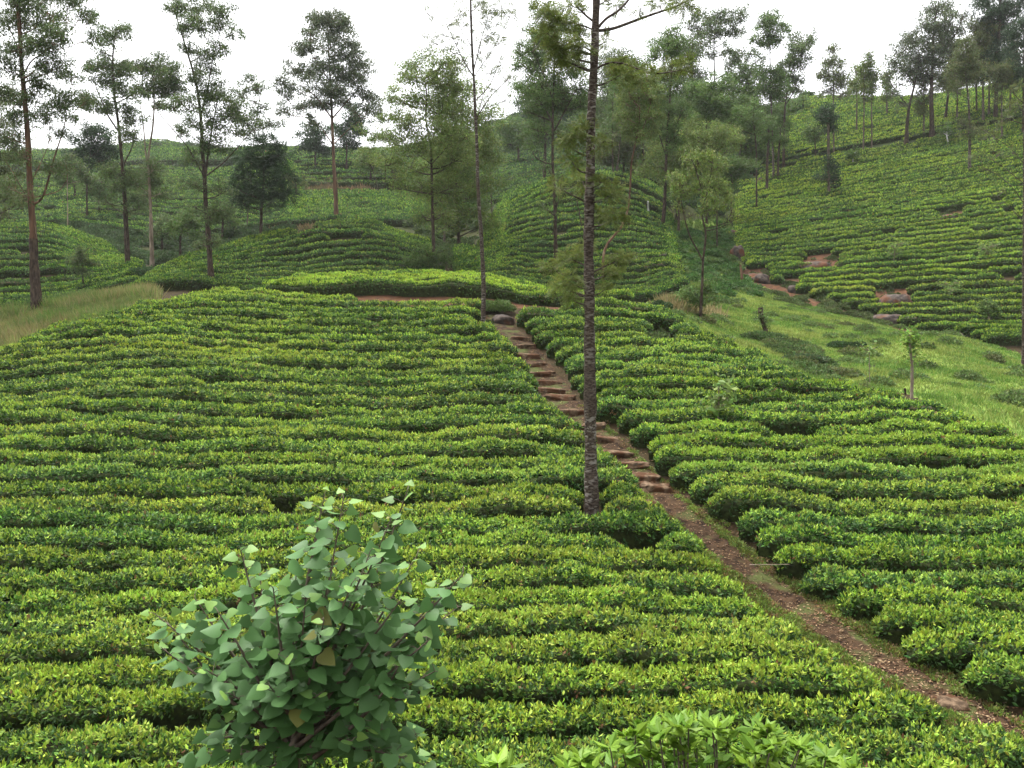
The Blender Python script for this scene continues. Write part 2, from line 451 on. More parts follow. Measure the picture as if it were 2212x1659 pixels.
def build_ground():
    us = np.arange(0, len(GU), 2)
    X, Y = _X[:, us], _Y[:, us]
    Z = CAMZ + Y * _g[:, us]
    W = np.stack([X, Y, Z], -1)
    px, py = proj(W)
    d = Y
    col = np.zeros(W.shape)
    col[..., 0] = poly_in(GRASS_POLY, px, py) & (d > 24) & (d < 112)
    col[..., 1] = poly_in(BANK_POLY, px, py) & (d > 41) & (d < 47)
    col[..., 2] = (poly_in(DRY_POLY, px, py) & (d > 38) & (d < 60)) | (poly_in(SCRUB_POLY, px, py) & (d > 108) & (d < 132))
    gully = ((np.abs(px - 742) < 16) & (d > 66) & (d < 90)) | ((px > 100) & (px < 150) & (py > 280) & (d > 52) & (d < 62)) | (np.abs(px - 690 - (d - 66) * -2.2) < 9) & (d > 62) & (d < 78)
    col[..., 1] = np.maximum(col[..., 1], gully * 0.9)
    for hx, hy, rx, ry, h0, h1 in HOLES:
        if h0 >= 50: col[..., 1] = np.maximum(col[..., 1], (((px - hx) / (rx * 1.3)) ** 2 + ((py - hy) / (ry * 1.6)) ** 2 < 1) & (d > h0) & (d < h1))
    fb = foot_bank(px, d)
    col[..., 1] = np.maximum(col[..., 1], fb); 
    far = np.clip((d - 62) / 50, 0, 0.85) * (1 - col.max(-1))
    ny, nx = X.shape
    i, j = np.arange(ny - 1)[:, None] * nx, np.arange(nx - 1)[None]
    Q = np.stack([i + j, i + j + 1, i + nx + j + 1, i + nx + j], -1).reshape(-1, 4)
    o = mesh_obj('ground', W.reshape(-1, 3), Q, [M['ground']], col.reshape(-1, 3), None, True)
    a = o.data.attributes.new('far', 'FLOAT', 'POINT')
    a.data.foreach_set('value', far.ravel().astype(np.float32))
    tag(o, kind='structure')
    # the land beyond, down to the horizon
    r = 700
    V = np.array([(-r, -r, -9.0), (r, -r, -9.0), (r, r, -9.0), (-r, r, -9.0)])
    o = mesh_obj('terrain', V, [[0, 1, 2, 3]], [M['ground']], np.zeros((4, 3)))
    a = o.data.attributes.new('far', 'FLOAT', 'POINT'); a.data.foreach_set('value', np.full(4, .8, np.float32))
    tag(o, kind='structure')
build_ground()

# ---------------------------------------------------------------- tea rows
FLUSH, MIDC, OLD = np.array([.245, .340, .042]), np.array([.098, .178, .028]), np.array([.036, .080, .018])  # OLD: mature leaf, darkened further to paint shade on the hedge flanks

def ordinal(n):
    a = 'zeroth first second third fourth fifth sixth seventh eighth ninth tenth eleventh twelfth thirteenth fourteenth fifteenth sixteenth seventeenth eighteenth nineteenth'.split()
    if n < 20: return a[n]
    t, u = divmod(n, 10)
    tens = {2: 'twent', 3: 'thirt', 4: 'fort', 5: 'fift', 6: 'sixt', 7: 'sevent', 8: 'eight', 9: 'ninet'}[t]
    return tens + 'ieth' if u == 0 else tens + 'y-' + a[u]

def add_row(mb, G, hue, seed, width=0.92, height=0.70, cover=1.0, flush=0.5):
    """one clipped hedge of tea bushes along the ground polyline G"""
    rg = np.random.default_rng(seed)
    seg = np.linalg.norm(np.diff(G, axis=0), axis=1)
    S = np.r_[0, np.cumsum(seg)]
    if S[-1] < 0.6: return
    n = max(4, int(S[-1] / 0.3))
    s = np.linspace(0, S[-1], n)
    G = np.stack([np.interp(s, S, G[:, k]) for k in range(3)], 1)
    T = np.gradient(G, axis=0); T[:, 2] = 0; T = nrm(T)
    Lt = np.stack([-T[:, 1], T[:, 0], 0 * T[:, 0]], 1)
    dist = float(np.median(G[:, 1]))
    def smooth_noise(step, amp):
        kx = np.arange(0, S[-1] + 2 * step, step)
        kv = rg.normal(size=len(kx)) * amp
        f = s / step
        i = f.astype(int); t = f - i; t = t * t * (3 - 2 * t)
        i = np.minimum(i, len(kv) - 2)
        return kv[i] * (1 - t) + kv[i + 1] * t
    end = np.clip(np.minimum(s, S[-1] - s) / 0.45, 0.0, 1) ** 0.5
    # single bushes grown together: each has its own breadth and height, with a notch where two meet
    joints = [0.0]
    while joints[-1] < S[-1] + 1: joints.append(joints[-1] + rg.uniform(0.65, 1.35))
    joints = np.array(joints)
    kb = np.searchsorted(joints, s, side='right') - 1
    dj = np.minimum(s - joints[kb], joints[kb + 1] - s)
    notch = 1 - np.exp(-(dj / 0.16) ** 2) * (rg.uniform(0.0, 0.40 if dist < 24 else 0.25, len(joints)) * (0.7 if G[:, 0].mean() < 0 else 0.95))[kb]
    bw, bh, bo = (rg.normal(size=len(joints))[kb] for _ in range(3))
    wd = width * (1 + 0.075 * bw * (1 if dist < 24 else .6) + smooth_noise(2.0, 0.07)) * (0.45 + 0.55 * end) * (0.35 + 0.65 * notch)
    ht = height * (1 + 0.06 * bh + smooth_noise(0.5, 0.045) + smooth_noise(2.5, 0.06)) * (0.6 + 0.4 * end) * (0.55 + 0.45 * notch)
    G = G + Lt * (smooth_noise(1.8, 0.04) + 0.03 * bo)[:, None]
    # inner body
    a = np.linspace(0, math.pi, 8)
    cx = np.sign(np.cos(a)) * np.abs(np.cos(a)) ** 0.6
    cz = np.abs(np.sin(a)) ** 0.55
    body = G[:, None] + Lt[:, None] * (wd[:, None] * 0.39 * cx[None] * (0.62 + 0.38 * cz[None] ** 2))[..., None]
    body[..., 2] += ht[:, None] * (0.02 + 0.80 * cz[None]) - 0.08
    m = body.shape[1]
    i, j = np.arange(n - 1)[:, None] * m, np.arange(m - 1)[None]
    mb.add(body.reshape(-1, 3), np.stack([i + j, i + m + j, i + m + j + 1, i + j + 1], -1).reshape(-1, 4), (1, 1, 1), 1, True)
    # leaves
    fr = dist > 45
    L = 0.0017 * dist + 0.030 if fr else 0.098 + max(0.0, dist - 13) * 0.0004
    nl = 2 if fr else 4                                   # leaves per shoot
    dens = cover * 2.1 * (1.25 if dist < 45 else 1.0) / (0.225 * L * L)
    N = int(S[-1] * dens / nl)
    t = rg.uniform(0, n - 1.001, N)
    i = t.astype(int); f = (t - i)[:, None]
    base = G[i] * (1 - f) + G[i + 1] * f
    lat = Lt[i]
    w = wd[i] * (1 - f[:, 0]) + wd[i + 1] * f[:, 0]
    h = ht[i] * (1 - f[:, 0]) + ht[i + 1] * f[:, 0]
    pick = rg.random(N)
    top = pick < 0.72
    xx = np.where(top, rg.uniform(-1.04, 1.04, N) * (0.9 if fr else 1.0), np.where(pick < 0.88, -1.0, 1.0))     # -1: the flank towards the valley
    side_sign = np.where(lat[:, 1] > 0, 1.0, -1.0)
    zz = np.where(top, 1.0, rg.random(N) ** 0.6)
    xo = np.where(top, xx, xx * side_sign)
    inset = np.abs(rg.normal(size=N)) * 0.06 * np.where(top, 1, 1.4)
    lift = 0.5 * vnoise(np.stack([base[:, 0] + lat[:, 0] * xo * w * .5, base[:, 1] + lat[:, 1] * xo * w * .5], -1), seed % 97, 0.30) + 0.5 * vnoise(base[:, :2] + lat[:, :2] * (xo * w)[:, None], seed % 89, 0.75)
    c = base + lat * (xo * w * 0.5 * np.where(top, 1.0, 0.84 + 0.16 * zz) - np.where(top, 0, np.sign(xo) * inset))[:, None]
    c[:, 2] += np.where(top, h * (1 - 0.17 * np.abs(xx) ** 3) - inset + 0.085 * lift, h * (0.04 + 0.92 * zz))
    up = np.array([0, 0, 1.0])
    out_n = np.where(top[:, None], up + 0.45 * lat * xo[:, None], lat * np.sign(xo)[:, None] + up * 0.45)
    # young shoots on the plucking table, mature leaves with painted-in flank shade below
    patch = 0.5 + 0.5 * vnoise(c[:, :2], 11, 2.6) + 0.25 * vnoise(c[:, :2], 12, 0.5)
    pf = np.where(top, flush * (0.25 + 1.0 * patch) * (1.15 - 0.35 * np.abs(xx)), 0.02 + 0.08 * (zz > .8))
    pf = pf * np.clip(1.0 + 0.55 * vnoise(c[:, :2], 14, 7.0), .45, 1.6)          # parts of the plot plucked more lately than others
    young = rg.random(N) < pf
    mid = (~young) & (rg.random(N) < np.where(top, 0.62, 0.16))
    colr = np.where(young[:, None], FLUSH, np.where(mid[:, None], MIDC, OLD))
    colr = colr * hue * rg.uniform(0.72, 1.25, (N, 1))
    brown = rg.random(N) < 0.010
    colr[brown] = (0.16, 0.09, 0.04)
    c[young, 2] += 0.035
    # spread each shoot into its leaves
    r = lambda q: np.repeat(q, nl, 0)
    N2 = N * nl
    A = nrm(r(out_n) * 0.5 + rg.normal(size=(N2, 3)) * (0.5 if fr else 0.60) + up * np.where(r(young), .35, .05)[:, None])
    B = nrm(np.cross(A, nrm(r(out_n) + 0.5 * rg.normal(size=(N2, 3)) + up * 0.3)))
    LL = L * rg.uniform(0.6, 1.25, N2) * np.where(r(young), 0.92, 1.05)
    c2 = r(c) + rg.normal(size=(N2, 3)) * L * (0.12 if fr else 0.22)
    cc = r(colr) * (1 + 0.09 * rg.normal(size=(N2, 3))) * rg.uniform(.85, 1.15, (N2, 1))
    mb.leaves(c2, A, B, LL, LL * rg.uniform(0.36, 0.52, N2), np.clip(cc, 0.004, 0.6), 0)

def split_runs(G, ok):
    runs, cur = [], []
    for g, k in zip(G, ok):
        if k: cur.append(g)
        elif cur: runs.append(np.array(cur)); cur = []
    if cur: runs.append(np.array(cur))
    return [r for r in runs if len(r) > 2]

def holes_ok(G):
    px, py = proj(G)
    ok = np.ones(len(G), bool)
    for hx, hy, rx, ry, d0, d1 in HOLES:
        ok &= ~(((px - hx) / rx) ** 2 + ((py - hy) / ry) ** 2 < 1) | (G[:, 1] < d0) | (G[:, 1] > d1)
    return ok

def tea_row(pts_px, pts_d, ok, seed, label, group, hue, flush=0.5, width=0.92, height=0.7, cover=1.0, mb=None, gaps=0.0, name='tea_row', jit=1.0):
    G = ground_at(pts_px, pts_d)
    rg = np.random.default_rng(seed + 5000)
    if gaps:
        arc = np.r_[0, np.cumsum(np.linalg.norm(np.diff(G, axis=0), axis=1))]
        for _ in range(rg.poisson(gaps * arc[-1] / 10)):
            a = rg.uniform(0, arc[-1]); ok = ok & ~(np.abs(arc - a) < rg.uniform(0.25, 0.6))
    runs = split_runs(G, ok & holes_ok(G))
    own = mb is None
    mb = mb or MB()
    for k, r in enumerate(runs):
        add_row(mb, r, hue, seed * 31 + k, width, height, cover, flush)
    if own:
        if not mb.V: return None
        c = np.concatenate(runs); c = c[len(c) // 2]
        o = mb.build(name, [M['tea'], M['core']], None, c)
        return tag(o, label, 'tea hedge', group)

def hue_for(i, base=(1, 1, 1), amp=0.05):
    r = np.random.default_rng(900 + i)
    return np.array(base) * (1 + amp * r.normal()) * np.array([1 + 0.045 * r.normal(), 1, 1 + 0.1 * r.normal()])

def path_gap(d):                                     # half the clear width over the path, in pixels
    return (0.58 + 0.10 * np.clip((d - 24) / 8, 0, 1)) * F / d

# holes: tree feet, rock outcrops, bare patches


crest1 = ip([(-250, 33), (0, 36), (60, 39), (150, 42.3), (215, 44.2), (280, 43.6), (350, 42.9), (480, 42.0), (530, 40)])
crest2 = ip([(500, 40), (585, 42), (640, 42.3), (667, 41.8), (690, 40), (764, 35.2), (805, 31.6), (903, 29.3), (960, 27.6), (1024, 25.6), (1120, 23.6), (1250, 22)])
SP = 1.13
dl, k = [], 0
d = 10.6
while d < 44:
    dl.append(d); d += float(np.interp(d, [11, 17, 21, 27, 40], [.86, .84, .93, 1.04, 1.10])) * RNG.uniform(0.95, 1.05)

def visible(px, dd, ok):
    G = ground_at(px, dd); G[:, 2] += 0.6
    x, y = proj(G)
    return bool(np.any(ok & (x > 4) & (x < 1020) & (y > 4) & (y < 764)))

def near_rows():
    nl = nr = 0
    for i, d in enumerate(dl):
        px = np.arange(-110, 1140, 3.0)
        wob = 0.10 * vnoise(np.stack([px * d / F, 0 * px], -1), 50 + i // 3, 5.0) + 0.03 * vnoise(np.stack([px * d / F, 0 * px], -1), 80 + i, 2.0)
        far = np.clip((d - 20) / 18, 0, 1)
        # the plot is a shoulder: towards its left edge the rows bend back a little
        dd = d + wob + far * 0.000006 * np.clip(260 - px, 0, 400) ** 2 * -1.2
        ok = (px < path_px(dd) - (path_gap(dd) + RNG.uniform(-.12, .30) * F / dd) - np.interp(dd, [13, 15.5, 18.5, 20.5], [0.1, .35, .35, 0]) * F / dd) & (dd < crest1(px))
        if visible(px, dd, ok) :
            nl += 1
            lab = 'clipped tea row left of the dirt path, %s up from the bottom of the photo' % ordinal(nl)
        else: lab = 'clipped tea row left of the dirt path, nearest the camera'
        if ok.any():
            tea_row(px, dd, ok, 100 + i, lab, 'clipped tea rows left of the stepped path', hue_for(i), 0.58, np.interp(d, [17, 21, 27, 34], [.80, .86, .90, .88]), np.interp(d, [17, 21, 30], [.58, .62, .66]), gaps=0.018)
        # right of the path, offset by part of a row and sinking a little to the right
        d2 = d + 0.35 + wob[::-1] + (px - 800) * -0.0012
        ok = (px > path_px(d2) + path_gap(d2) * 0.85 + RNG.uniform(-.15, .25) * F / d2) & (d2 < crest2(px))
        if visible(px, d2, ok):
            nr += 1
            lab = 'clipped tea row right of the dirt path, %s up from the bottom corner' % ordinal(nr)
        else: lab = 'clipped tea row right of the dirt path, nearest the camera'
        if ok.any():
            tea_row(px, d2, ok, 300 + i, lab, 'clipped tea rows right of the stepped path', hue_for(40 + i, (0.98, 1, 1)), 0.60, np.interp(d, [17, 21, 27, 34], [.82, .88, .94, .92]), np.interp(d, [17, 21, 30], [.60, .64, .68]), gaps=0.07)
near_rows()

def band_rows():
    nm = ['front row', 'second row', 'third row', 'fourth row', 'rearmost row']
    for i in range(5):
        px = np.arange(255, 640, 3.0)
        f = ip([(255, 49.0), (262, 47.0), (300, 45.6), (420, 45.2), (520, 45.0), (585, 45.0), (640, 45.0)])
        dd = f(px) + i * 0.95 * np.clip((px - 250) / 60, 0.15, 1) * np.clip((660 - px) / 90, 0.35, 1) + 0.1 * vnoise(np.stack([px / 20, 0 * px], -1), i, 1.0)
        ok = (px > 262 + i * 6) & (px < 590 + (1 if i > 1 else 0) * 45)
        tea_row(px, dd, ok, 500 + i, 'bright tea row on the terrace above the red bank, ' + nm[i], 'bright tea rows on the red soil terrace', hue_for(i + 7, (1.12, 1.12, 1)), 0.85, 1.0, 0.8)
band_rows()

def lerp_rows(foot, crest, n, x0, x1, seed, group, lab, hue=(1, 1, 1), flush=0.45, clip=None, stuff=None, cover=1.0, gaps=0.05, step=4.0, pw=1.0, width=0.85, height=0.72):
    mb = MB() if stuff else None
    for i in range(n):
        t = ((i + 0.15) / n) ** pw
        px = np.arange(x0, x1, step)
        f, c = foot(px), crest(px)
        dd = f + (c - f) * t + 0.10 * vnoise(np.stack([px / 15, 0 * px + i * 0.2], -1), seed, 1.0)
        ok = np.ones(len(px), bool) if clip is None else clip(px, dd, t)
        if ok.sum() < 3: continue
        l = lab % ordinal(i + 1) if lab and '%s' in lab else lab
        tea_row(px, dd, ok, seed + i, l, group, hue_for(seed + i, hue), flush, width, height, cover, mb, gaps)
    if stuff:
        tag(mb.build(stuff, [M['tea'], M['core']]), None, None, None, 'stuff')

# left knoll: tree shade is put into the leaf tint
lerp_rows(ip([(100, 55), (140, 57), (200, 58), (300, 57.5), (440, 59), (460, 60)]), ip([(100, 56.5), (140, 61), (200, 67.5), (260, 74), (320, 78), (370, 78), (430, 74), (455, 67)]),
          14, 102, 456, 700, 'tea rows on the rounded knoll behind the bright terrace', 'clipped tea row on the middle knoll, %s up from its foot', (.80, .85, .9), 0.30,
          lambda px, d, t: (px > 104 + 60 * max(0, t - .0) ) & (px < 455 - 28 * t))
# centre knoll: leaf tint lowered to paint in the trees' shade
lerp_rows(ip([(450, 63), (480, 60.5), (560, 58.5), (640, 60), (695, 66)]), ip([(450, 69), (470, 76), (505, 94), (550, 98), (600, 100), (640, 99), (668, 95), (680, 84), (700, 70)]),
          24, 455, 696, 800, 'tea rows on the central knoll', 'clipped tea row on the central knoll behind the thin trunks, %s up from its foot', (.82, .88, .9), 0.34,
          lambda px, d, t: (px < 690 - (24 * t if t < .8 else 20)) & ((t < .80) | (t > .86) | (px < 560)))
# left hillside: leaf colour darkened to stand for tree shade
lerp_rows(ip([(-150, 57), (0, 57.5), (60, 58), (140, 60)]), ip([(-150, 86), (0, 86), (55, 86), (100, 81), (140, 71.5)]), 18, -60, 142, 900,
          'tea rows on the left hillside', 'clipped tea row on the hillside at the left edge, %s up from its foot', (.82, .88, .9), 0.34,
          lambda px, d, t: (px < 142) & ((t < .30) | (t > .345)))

# the big right hillside: rows follow its slant
def right_hill():
    foot = ip([(735, 84), (748, 76), (790, 69.5), (880, 62), (950, 55.5), (1024, 48.2), (1110, 44)])
    crest = ip([(735, 180), (800, 170), (870, 156), (930, 146), (1024, 139), (1110, 138)])
    px = np.arange(735, 1100, 4.0)
    dg = np.linspace(44, 172, 500)
    tab = np.stack([np.minimum.accumulate(proj(ground_at(np.full(500, x), dg))[1]) for x in px])
    dref = np.arange(47, 150, 1.24)
    refcol = np.argmin(np.abs(px - 950))
    n = 0
    qs = [np.interp(d, dg, tab[refcol]) for d in dref]
    qs = [q for q in qs if q > tab[refcol].min() + .5]
    while qs[-1] > 70: qs.append(qs[-1] - 1.9)
    lo = tab.min(1)
    for i, q in enumerate(qs):
        kap = np.clip((330 - q) / 170, -.25, 1) * 0.19
        tgt = q - kap * (px - 950)
        dd = np.array([np.interp(-t, -tab[k], dg) for k, t in enumerate(tgt)]) + 0.12 * vnoise(np.stack([px / 15, 0 * px + i * .3], -1), 40 + i // 4, 1.0)
        ok = (dd > foot(px) + 0.4) & (dd < crest(px)) & (tgt > lo - .3)
        road = 162 - (px - 787) * 0.186                      # dark gap of a field road across the slope
        py = proj(ground_at(px, dd))[1]
        ok &= np.abs(py - road - 3) > 1.6
        if ok.sum() < 3: continue
        n += 1
        tea_row(px, dd, ok, 1000 + i, 'clipped tea row on the right hillside, %s up from the grassy valley' % ordinal(n),
                'tea rows on the right hillside', hue_for(1000 + i, (1.05, 1.06, 1)), 0.58, 0.82, gaps=0.12)
right_hill()

# far slopes: too many thin lines to count; tree shade painted into their tint
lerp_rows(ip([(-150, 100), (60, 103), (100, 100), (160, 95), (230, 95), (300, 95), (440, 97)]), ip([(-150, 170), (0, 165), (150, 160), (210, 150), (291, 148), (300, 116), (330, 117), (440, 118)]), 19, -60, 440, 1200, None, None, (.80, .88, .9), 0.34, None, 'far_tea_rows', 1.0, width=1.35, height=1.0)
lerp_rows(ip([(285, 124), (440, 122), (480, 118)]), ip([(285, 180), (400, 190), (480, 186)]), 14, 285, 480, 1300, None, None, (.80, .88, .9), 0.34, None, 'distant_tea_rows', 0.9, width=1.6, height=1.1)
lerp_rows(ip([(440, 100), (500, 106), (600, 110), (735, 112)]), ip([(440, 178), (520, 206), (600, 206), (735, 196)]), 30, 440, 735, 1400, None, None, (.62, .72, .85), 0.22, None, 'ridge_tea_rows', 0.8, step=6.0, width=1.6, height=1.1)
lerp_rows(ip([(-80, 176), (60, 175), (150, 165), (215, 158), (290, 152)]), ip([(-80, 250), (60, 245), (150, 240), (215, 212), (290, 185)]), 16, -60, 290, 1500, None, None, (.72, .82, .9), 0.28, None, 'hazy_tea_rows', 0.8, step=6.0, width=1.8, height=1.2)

# ---------------------------------------------------------------- trees
FR = {'a': (0, 0, 1.5086), 'b': (700, 0, 1.5086), 'c': (1400, 0, 1.5086), 'd': (2100, 0, 1.5083), 'e': (2600, 0, 1.2756), 'g': (1700, 0, 2.3696),
      'h': (1250, 0, 2.37), 'i': (2050, 600, 3.017), 'j': (2600, 800, 2.765), 'k': (2850, 0, 2.7657), 'V': (0, 0, 0.67770)}
def fpx(fr, pts):
    x0, y0, s = FR[fr]
    p = np.asarray(pts, float).copy()
    p[:, 0] = (p[:, 0] / s + x0) / 3.1875
    p[:, 1] = (p[:, 1] / s + y0) / 3.1875
    return p
def fsc(fr): return 1.0 / (FR[fr][2] * 3.1875)

def bez(a, b, c, n=7):
    t = np.linspace(0, 1, n)[:, None]
    return (1 - t) ** 2 * a + 2 * t * (1 - t) * b + t * t * c

def tube_k(px_w): return 10 if px_w > 5 else (7 if px_w > 2 else 4)

LEAFCOL = dict(euc=(.085, .122, .042), yel=(.135, .185, .045), dark=(.034, .064, .025), fern=(.125, .155, .038), mid=(.092, .148, .038), olive=(.105, .128, .044), pale=(.15, .22, .06), grey=(.090, .115, .055), fresh=(.14, .24, .04))

def foliage(mb, rg, ctr, R, n, L, style, col, tips=None):
    """leaves of one clump: gathered round twig ends inside an ellipsoid of radii R"""
    ns = max(5, int(7 + 9 * (R[0] / max(L, .05)) / 10))
    s = nrm(rg.normal(size=(ns, 3))) * (rg.random((ns, 1)) ** 0.45)
    s[:, 2] = np.where(s[:, 2] < -0.35, s[:, 2] * 0.6, s[:, 2])
    s = ctr + s * R
    k = rg.integers(0, ns, n)
    sig = np.array([0.21, 0.21, 0.16]) * R
    sig = np.maximum(sig, L * 0.8)
    C = s[k] + rg.normal(size=(n, 3)) * sig
    if style == 'droop':
        A = nrm(rg.normal(size=(n, 3)) * 0.8 + np.array([0, 0, -0.75])); wr = (0.30, 0.46)
    elif style == 'broad':
        A = nrm(rg.normal(size=(n, 3)) * np.array([1, 1, .6]) + np.array([0, 0, -0.25])); wr = (0.5, 0.75)
    else:
        A = nrm(rg.normal(size=(n, 3)) * 0.8 + np.array([0, 0, 0.05])); wr = (0.32, 0.5)
    B = nrm(np.cross(A, rg.normal(size=(n, 3)) + np.array([0, 0, 0.8])))
    LL = L * rg.uniform(0.65, 1.3, n)
    tint = rg.uniform(0.7, 1.25, (ns, 1))[k] * rg.uniform(0.75, 1.25, (n, 1))
    c = np.array(col) * tint * (1 + 0.10 * rg.normal(size=(n, 3)))
    mb.leaves(C, A, B, LL, LL * rg.uniform(*wr, n), np.clip(c, .006, .6))
    return s

def fern_sprays(mb, rg, ctr, R, n, L, col):
    """feathery fronds: a midrib with narrow leaflets either side"""
    s = nrm(rg.normal(size=(n, 3))) * (rg.random((n, 1)) ** 0.5)
    base = ctr + s * R * 0.85
    out = nrm(s * np.array([1, 1, .5]) + rg.normal(size=(n, 3)) * 0.45 + np.array([0, 0, 0.15]))
    side = nrm(np.cross(out, np.array([0, 0, 1.0]) + rg.normal(size=(n, 3)) * 0.5))
    Ls = L * rg.uniform(0.6, 1.25, n)
    m = 7
    tt = np.linspace(0.12, 1.0, m)
    for j, t in enumerate(tt):
        p = base + out * (Ls * t)[:, None] + np.array([0, 0, -1.0]) * (Ls * 0.28 * t * t)[:, None]
        for sg in (-1, 1):
            A = nrm(side * sg * 0.85 + out * 0.6 + np.array([0, 0, -0.18]) + rg.normal(size=(n, 3)) * 0.12)
            B = nrm(np.cross(A, np.cross(out, side)))
            ll = Ls * 0.42 * (1 - 0.6 * abs(t - 0.4))
            c = np.array(col) * rg.uniform(0.65, 1.3, (n, 1)) * (1 + 0.08 * rg.normal(size=(n, 3)))
            mb.leaves(p, A, B, ll, ll * 0.26, np.clip(c, .006, .6))

def tree(name, label, cat, group, fr, d, trunk, w0, w1, clumps, style='droop', col='euc', bark='bark_dark', dens=1.0, leaf=0.13, limbs=(), seed=1, char=0.0, depth=0.75, fern=None, ground=True, splay=1.25, twig=1.0):
    rg = np.random.default_rng(seed * 7919 + 13)
    tp = fpx(fr, trunk)
    sc = fsc(fr)
    if ground:
        d = find_d(tp[0, 0], tp[0, 1], d, 0.10)
    g0 = ground_at(tp[0, 0], d)
    pts = P(tp[:, 0], tp[:, 1], d)
    sway = np.cumsum(rg.normal(size=len(pts))) * 0.02 * d / 10
    for i in range(1, len(pts)):                          # keep each point on its sight line while the trunk sways in depth
        pts[i] = P(tp[i, 0], tp[i, 1], d + sway[i])
    foot = g0.copy(); foot[2] -= 0.25
    root = empty(name, g0)
    tag(root, label, cat, group)
    pts = np.vstack([foot, pts])
    # smooth, densified trunk
    S = np.r_[0, np.cumsum(np.linalg.norm(np.diff(pts, axis=0), axis=1))]
    n = max(14, len(pts) * 4)
    s = np.linspace(0, S[-1], n)
    T = np.stack([np.interp(s, S, pts[:, k]) for k in range(3)], 1)
    for _ in range(3): T[1:-1] = 0.25 * T[:-2] + 0.5 * T[1:-1] + 0.25 * T[2:]
    pm = sc * d / F
    r0, r1 = w0 * 0.5 * pm, w1 * 0.5 * pm
    q = s / S[-1]
    rad = r0 + (r1 - r0) * q ** 0.85
    rad *= 1 + splay * 0.35 * np.exp(-(s / (3.0 * r0 + .05)))
    rad *= 1 + 0.05 * rg.normal(size=n)
    wood = MB()
    if char:                                               # burnt, swollen foot
        jc = int(np.searchsorted(s, char))
        rad[:jc] *= 1.22
        wood.tube(T[jc - 1:], rad[jc - 1:], k=tube_k(w0 * sc), wob=0.05)
        wood.tube(T[:jc], rad[:jc], k=tube_k(w0 * sc), wob=0.05, m=1)
    else:
        wood.tube(T, rad, k=tube_k(w0 * sc), wob=0.05)
    cand_p, cand_r = [T], [rad]
    for lp, a, b in limbs:
        L2 = fpx(fr, lp)
        j = np.argmin(np.linalg.norm(proj(T) - 0 if False else np.stack(proj(T), 1) - L2[0], axis=1))
        dz = rg.uniform(-1, 1) * depth * 0.5 * np.abs(L2[-1, 0] - L2[0, 0]) * d / F
        t = np.linspace(0, 1, len(L2))
        dd = T[j, 1] + dz * t
        W = P(L2[:, 0], L2[:, 1], dd); W[0] = T[j]
        S2 = np.r_[0, np.cumsum(np.linalg.norm(np.diff(W, axis=0), axis=1))]
        s2 = np.linspace(0, S2[-1], max(8, 4 * len(W)))
        W = np.stack([np.interp(s2, S2, W[:, k]) for k in range(3)], 1)
        for _ in range(2): W[1:-1] = 0.25 * W[:-2] + 0.5 * W[1:-1] + 0.25 * W[2:]
        r = np.linspace(a, b, len(W)) * 0.5 * pm
        wood.tube(W, r, k=tube_k(a * sc), wob=0.05)
        cand_p.append(W); cand_r.append(r)
    WP, WR = np.concatenate(cand_p), np.concatenate(cand_r)
    wx, wy = proj(WP)
    crown = MB()
    half = max([abs(fpx(fr, [c[:2]])[0, 0] - tp[len(tp) // 2, 0]) for c in clumps] + [4]) * d / F
    base_col = np.array(LEAFCOL[col]) * rg.uniform(0.92, 1.08)
    allc = list(clumps)
    if not fern and len(clumps) > 8:                      # thinner inner foliage that ties the clumps together
        txy = np.stack(proj(T), 1)
        for c in clumps:
            p0 = fpx(fr, [c[:2]])[0]
            q0 = txy[np.argmin(np.linalg.norm(txy - p0 - np.array([0, 0.25 * abs(p0[0] - tp[-1, 0])]), axis=1))]
            w_ = rg.uniform(.3, .6)
            m0 = (p0 * (1 - w_) + q0 * w_) * 3.1875
            allc.append(((m0[0] - FR[fr][0]) * FR[fr][2] + rg.normal() * c[2] * .3, (m0[1] - FR[fr][1]) * FR[fr][2] + rg.normal() * c[2] * .3, c[2] * .8, c[2] * .6, .30 * (c[4] if len(c) > 4 else 1)))
    for c in allc:
        cx, cy = fpx(fr, [c[:2]])[0]
        rx = c[2] * sc * (1.0 if fern else 1.18); ry = (c[3] if len(c) > 3 else c[2] * 0.8) * sc * (1.0 if fern else 1.2)
        cden = c[4] if len(c) > 4 else 1.0
        off = rg.uniform(-1, 1) * depth * half * 0.75
        dd = d + off
        ctr = P(cx, cy, dd)
        m = dd / F
        R = np.array([rx * m, 0.5 * (rx + ry) * m, ry * m])
        # limb from the nearest wood below
        dx, dy = cx - wx, cy - wy                      # dy < 0: clump above the wood
        ddist = np.hypot(dx, dy) + 60 * np.clip(dy + 0.30 * np.abs(dx), 0, None) / 10
        j = int(np.argmin(ddist))
        a = WP[j]
        ln = np.linalg.norm(ctr - a)
        if ln > 0.15:
            mid = a + (ctr - a) * 0.55 + np.array([0, 0, -0.10 * ln]) + rg.normal(size=3) * 0.06 * ln
            br = bez(a, mid, ctr, 7)
            ra = min(WR[j] * 0.6, 0.018 * ln + 0.012)
            rb = max(ra * 0.35, 0.28 * dd / F)
            wood.tube(br, np.linspace(max(ra, rb), rb, 7), k=5)
        else:
            br = np.stack([a, ctr])
        Lw = max(leaf * 1.1, 2.3 * dd / F)
        larea_px = 0.5 * 0.40 * (Lw / m) ** 2 if style == 'droop' else 0.5 * 0.45 * (Lw / m) ** 2
        nn = int(np.clip(cden * dens * 2.15 * math.pi * rx * ry / max(larea_px, 0.3), 20, 3600))
